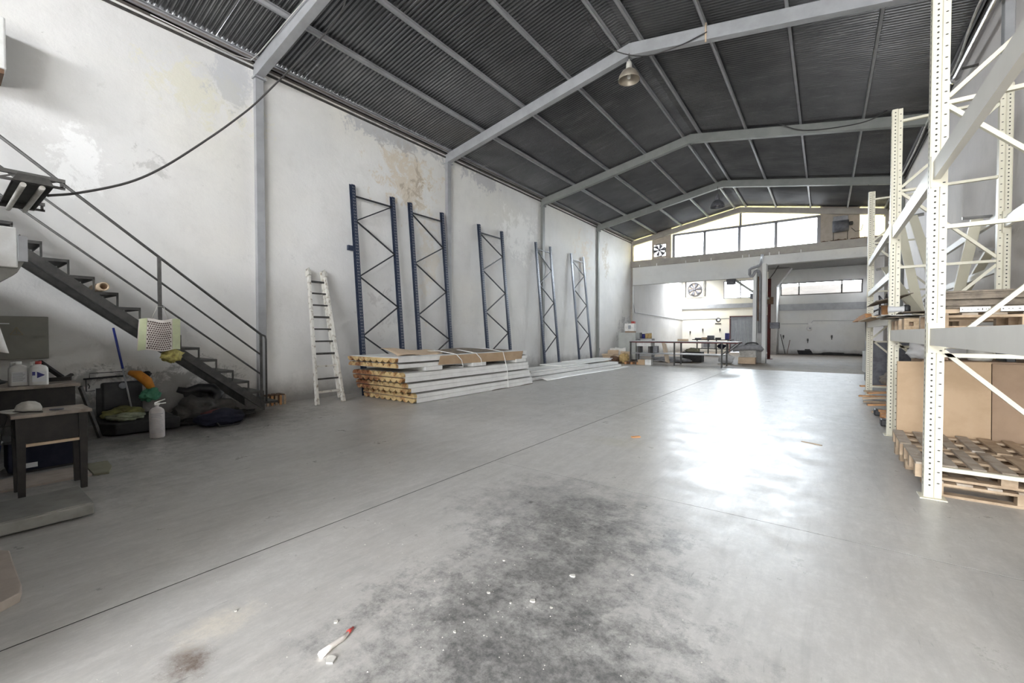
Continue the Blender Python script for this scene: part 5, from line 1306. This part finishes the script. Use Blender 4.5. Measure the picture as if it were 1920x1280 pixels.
# bundle, box and sack at the central column
t = thing('wrapped_carton', 'open tan carton at the foot of the central column', 'carton', (-3.1, 23.7, 0)); MB().box(-3.45, -2.72, 23.5, 23.95, 0, .30).build('carton_body', 'cardboard_light', t, bev=.004); MB().add([V(-3.45, 23.95, .30), V(-2.72, 23.95, .30), V(-2.8, 24.1, .62), V(-3.5, 24.1, .66)], [(0,1,2,3)]).build('flap', 'dirty_white', t, solid=.01)
q = MB(); q.tube([(-3.75, 23.85, .62), (-3.5, 23.9, .72), (-3.0, 24.0, .80), (-2.6, 24.0, .78), (-2.45, 23.98, .66)], [.06, .13, .16, .15, .08], 10); q.build('rolled_bundle', 'grey_wrap', None, 'grey rolled bundle lying over the carton by the central column', 'bundle')
q = MB(); q.tube(cr([(-3.25, 24.05, .88), (-3.1, 24.05, 1.0), (-2.75, 24.05, 1.0), (-2.62, 24.05, .85)]), .035, 8); q.build('black_hoop', 'black_plastic', None, 'black hoop handle above the grey rolled bundle', 'handle')
q = MB(); q.lump((-3.95, 23.2, .22), (.36, .28, .24), 91, .45, 3, 2, .002); q.build('plastic_sack', 'thin_plastic', None, 'crumpled translucent plastic sack on the floor by the steel table', 'sack')

# ================================================================== FLOOR DEBRIS
def flake(x, y, r_, seed, label, mt='dirty_white'):
    r_ = r_*.7
    q = MB(); R = random.Random(seed); n = 7
    a0 = R.random()*6
    pts = [(x+math.cos(a0+2*PI*k/n)*r_*R.uniform(.55, 1.1), y+math.sin(a0+2*PI*k/n)*r_*R.uniform(.4, .9)) for k in range(n)]
    q.prism(pts, lambda u, v, a: V(u, v, a), .0005, .004+r_*.15); q.build('paint_flake', mt, None, label, 'paint flake', 'paint flakes on the floor')
fl_ = [(-1.81, 1.06, .045, 'largest white flake, beside the red and white tape scrap'), (-2.03, 1.22, .022, 'white flake just beyond the red and white tape scrap'), (-1.30, 1.97, .032, 'largest white flake on the dark floor stain'), (-1.24, 2.32, .03, 'elongated white flake at the back of the dark stain'),
       (-1.55, 1.88, .018, 'white flake on the left edge of the dark stain'), (-1.48, 1.53, .018, 'small white flake left of the dark stain, nearest the viewer'), (-1.19, 1.98, .016, 'small white flake right of the largest stain flake'), (-1.69, 2.21, .014, 'small white flake left of the stain, farther back'),
       (-1.39, 1.88, .012, 'tiny white flake below the largest stain flake'), (-.95, 2.55, .016, 'small white flake right of the dark stain'), (-2.55, .95, .018, 'white flake near the sandy patch')]
for k, (x, y, r_, lb) in enumerate(fl_): flake(x, y, r_, k+2, lb)
t = thing('tape_scrap', 'twisted scrap of red and white barrier tape on the floor', 'tape', (-1.9, 1.12, 0))
q = MB(); q.tube([(-1.86, 1.04, .014), (-1.875, 1.10, .012), (-1.88, 1.16, .010), (-1.90, 1.21, .008)], [.018, .013, .012, .008], 6); q.build('tape_body', 'bag_cream', t); MB().tube([(-1.90, 1.205, .008), (-1.915, 1.245, .006)], [.011, .006], 6).build('tape_end', 'red_plastic', t)
q = MB(); q.bar((-2.22, 5.92, .009), (-2.14, 6.02, .009), .05, .016); q.build('wood_chip', 'orange_wood', None, 'small brown wood chip on the floor in mid hall', 'wood chip')
q = MB(); q.bar((-.25, 7.1, .004), (-.02, 7.0, .004), .025, .007); q.build('wood_splinter', 'pallet_wood', None, 'thin wooden splinter on the floor toward the rack', 'splinter')
q = MB(); R = random.Random(77)
for k in range(340):
    x = R.gauss(-1.5, .8); y = R.gauss(1.9, .75)
    if x < -4 or y < .35: continue
    s = R.uniform(.0014, .005); a = R.random()*6
    q.add([V(x+s*math.cos(a+b), y+s*math.sin(a+b), .0003) for b in (0, 2.1, 4.2)] + [V(x, y, s*.9)], [(0,1,3), (1,2,3), (2,0,3), (2,1,0)])
for k in range(160):
    x = R.gauss(-2.45, .3); y = R.gauss(.75, .35)
    if y < .3: continue
    s = R.uniform(.001, .003); a = R.random()*6
    q.add([V(x+s*math.cos(a+b), y+s*math.sin(a+b), .0003) for b in (0, 2.1, 4.2)] + [V(x, y, s*.9)], [(0,1,3), (1,2,3), (2,0,3), (2,1,0)])
q.build('floor_grit', 'dirty_white', None, 'fine white grit and crumbs scattered over the near floor', 'grit', None, 'stuff', recalc=False)
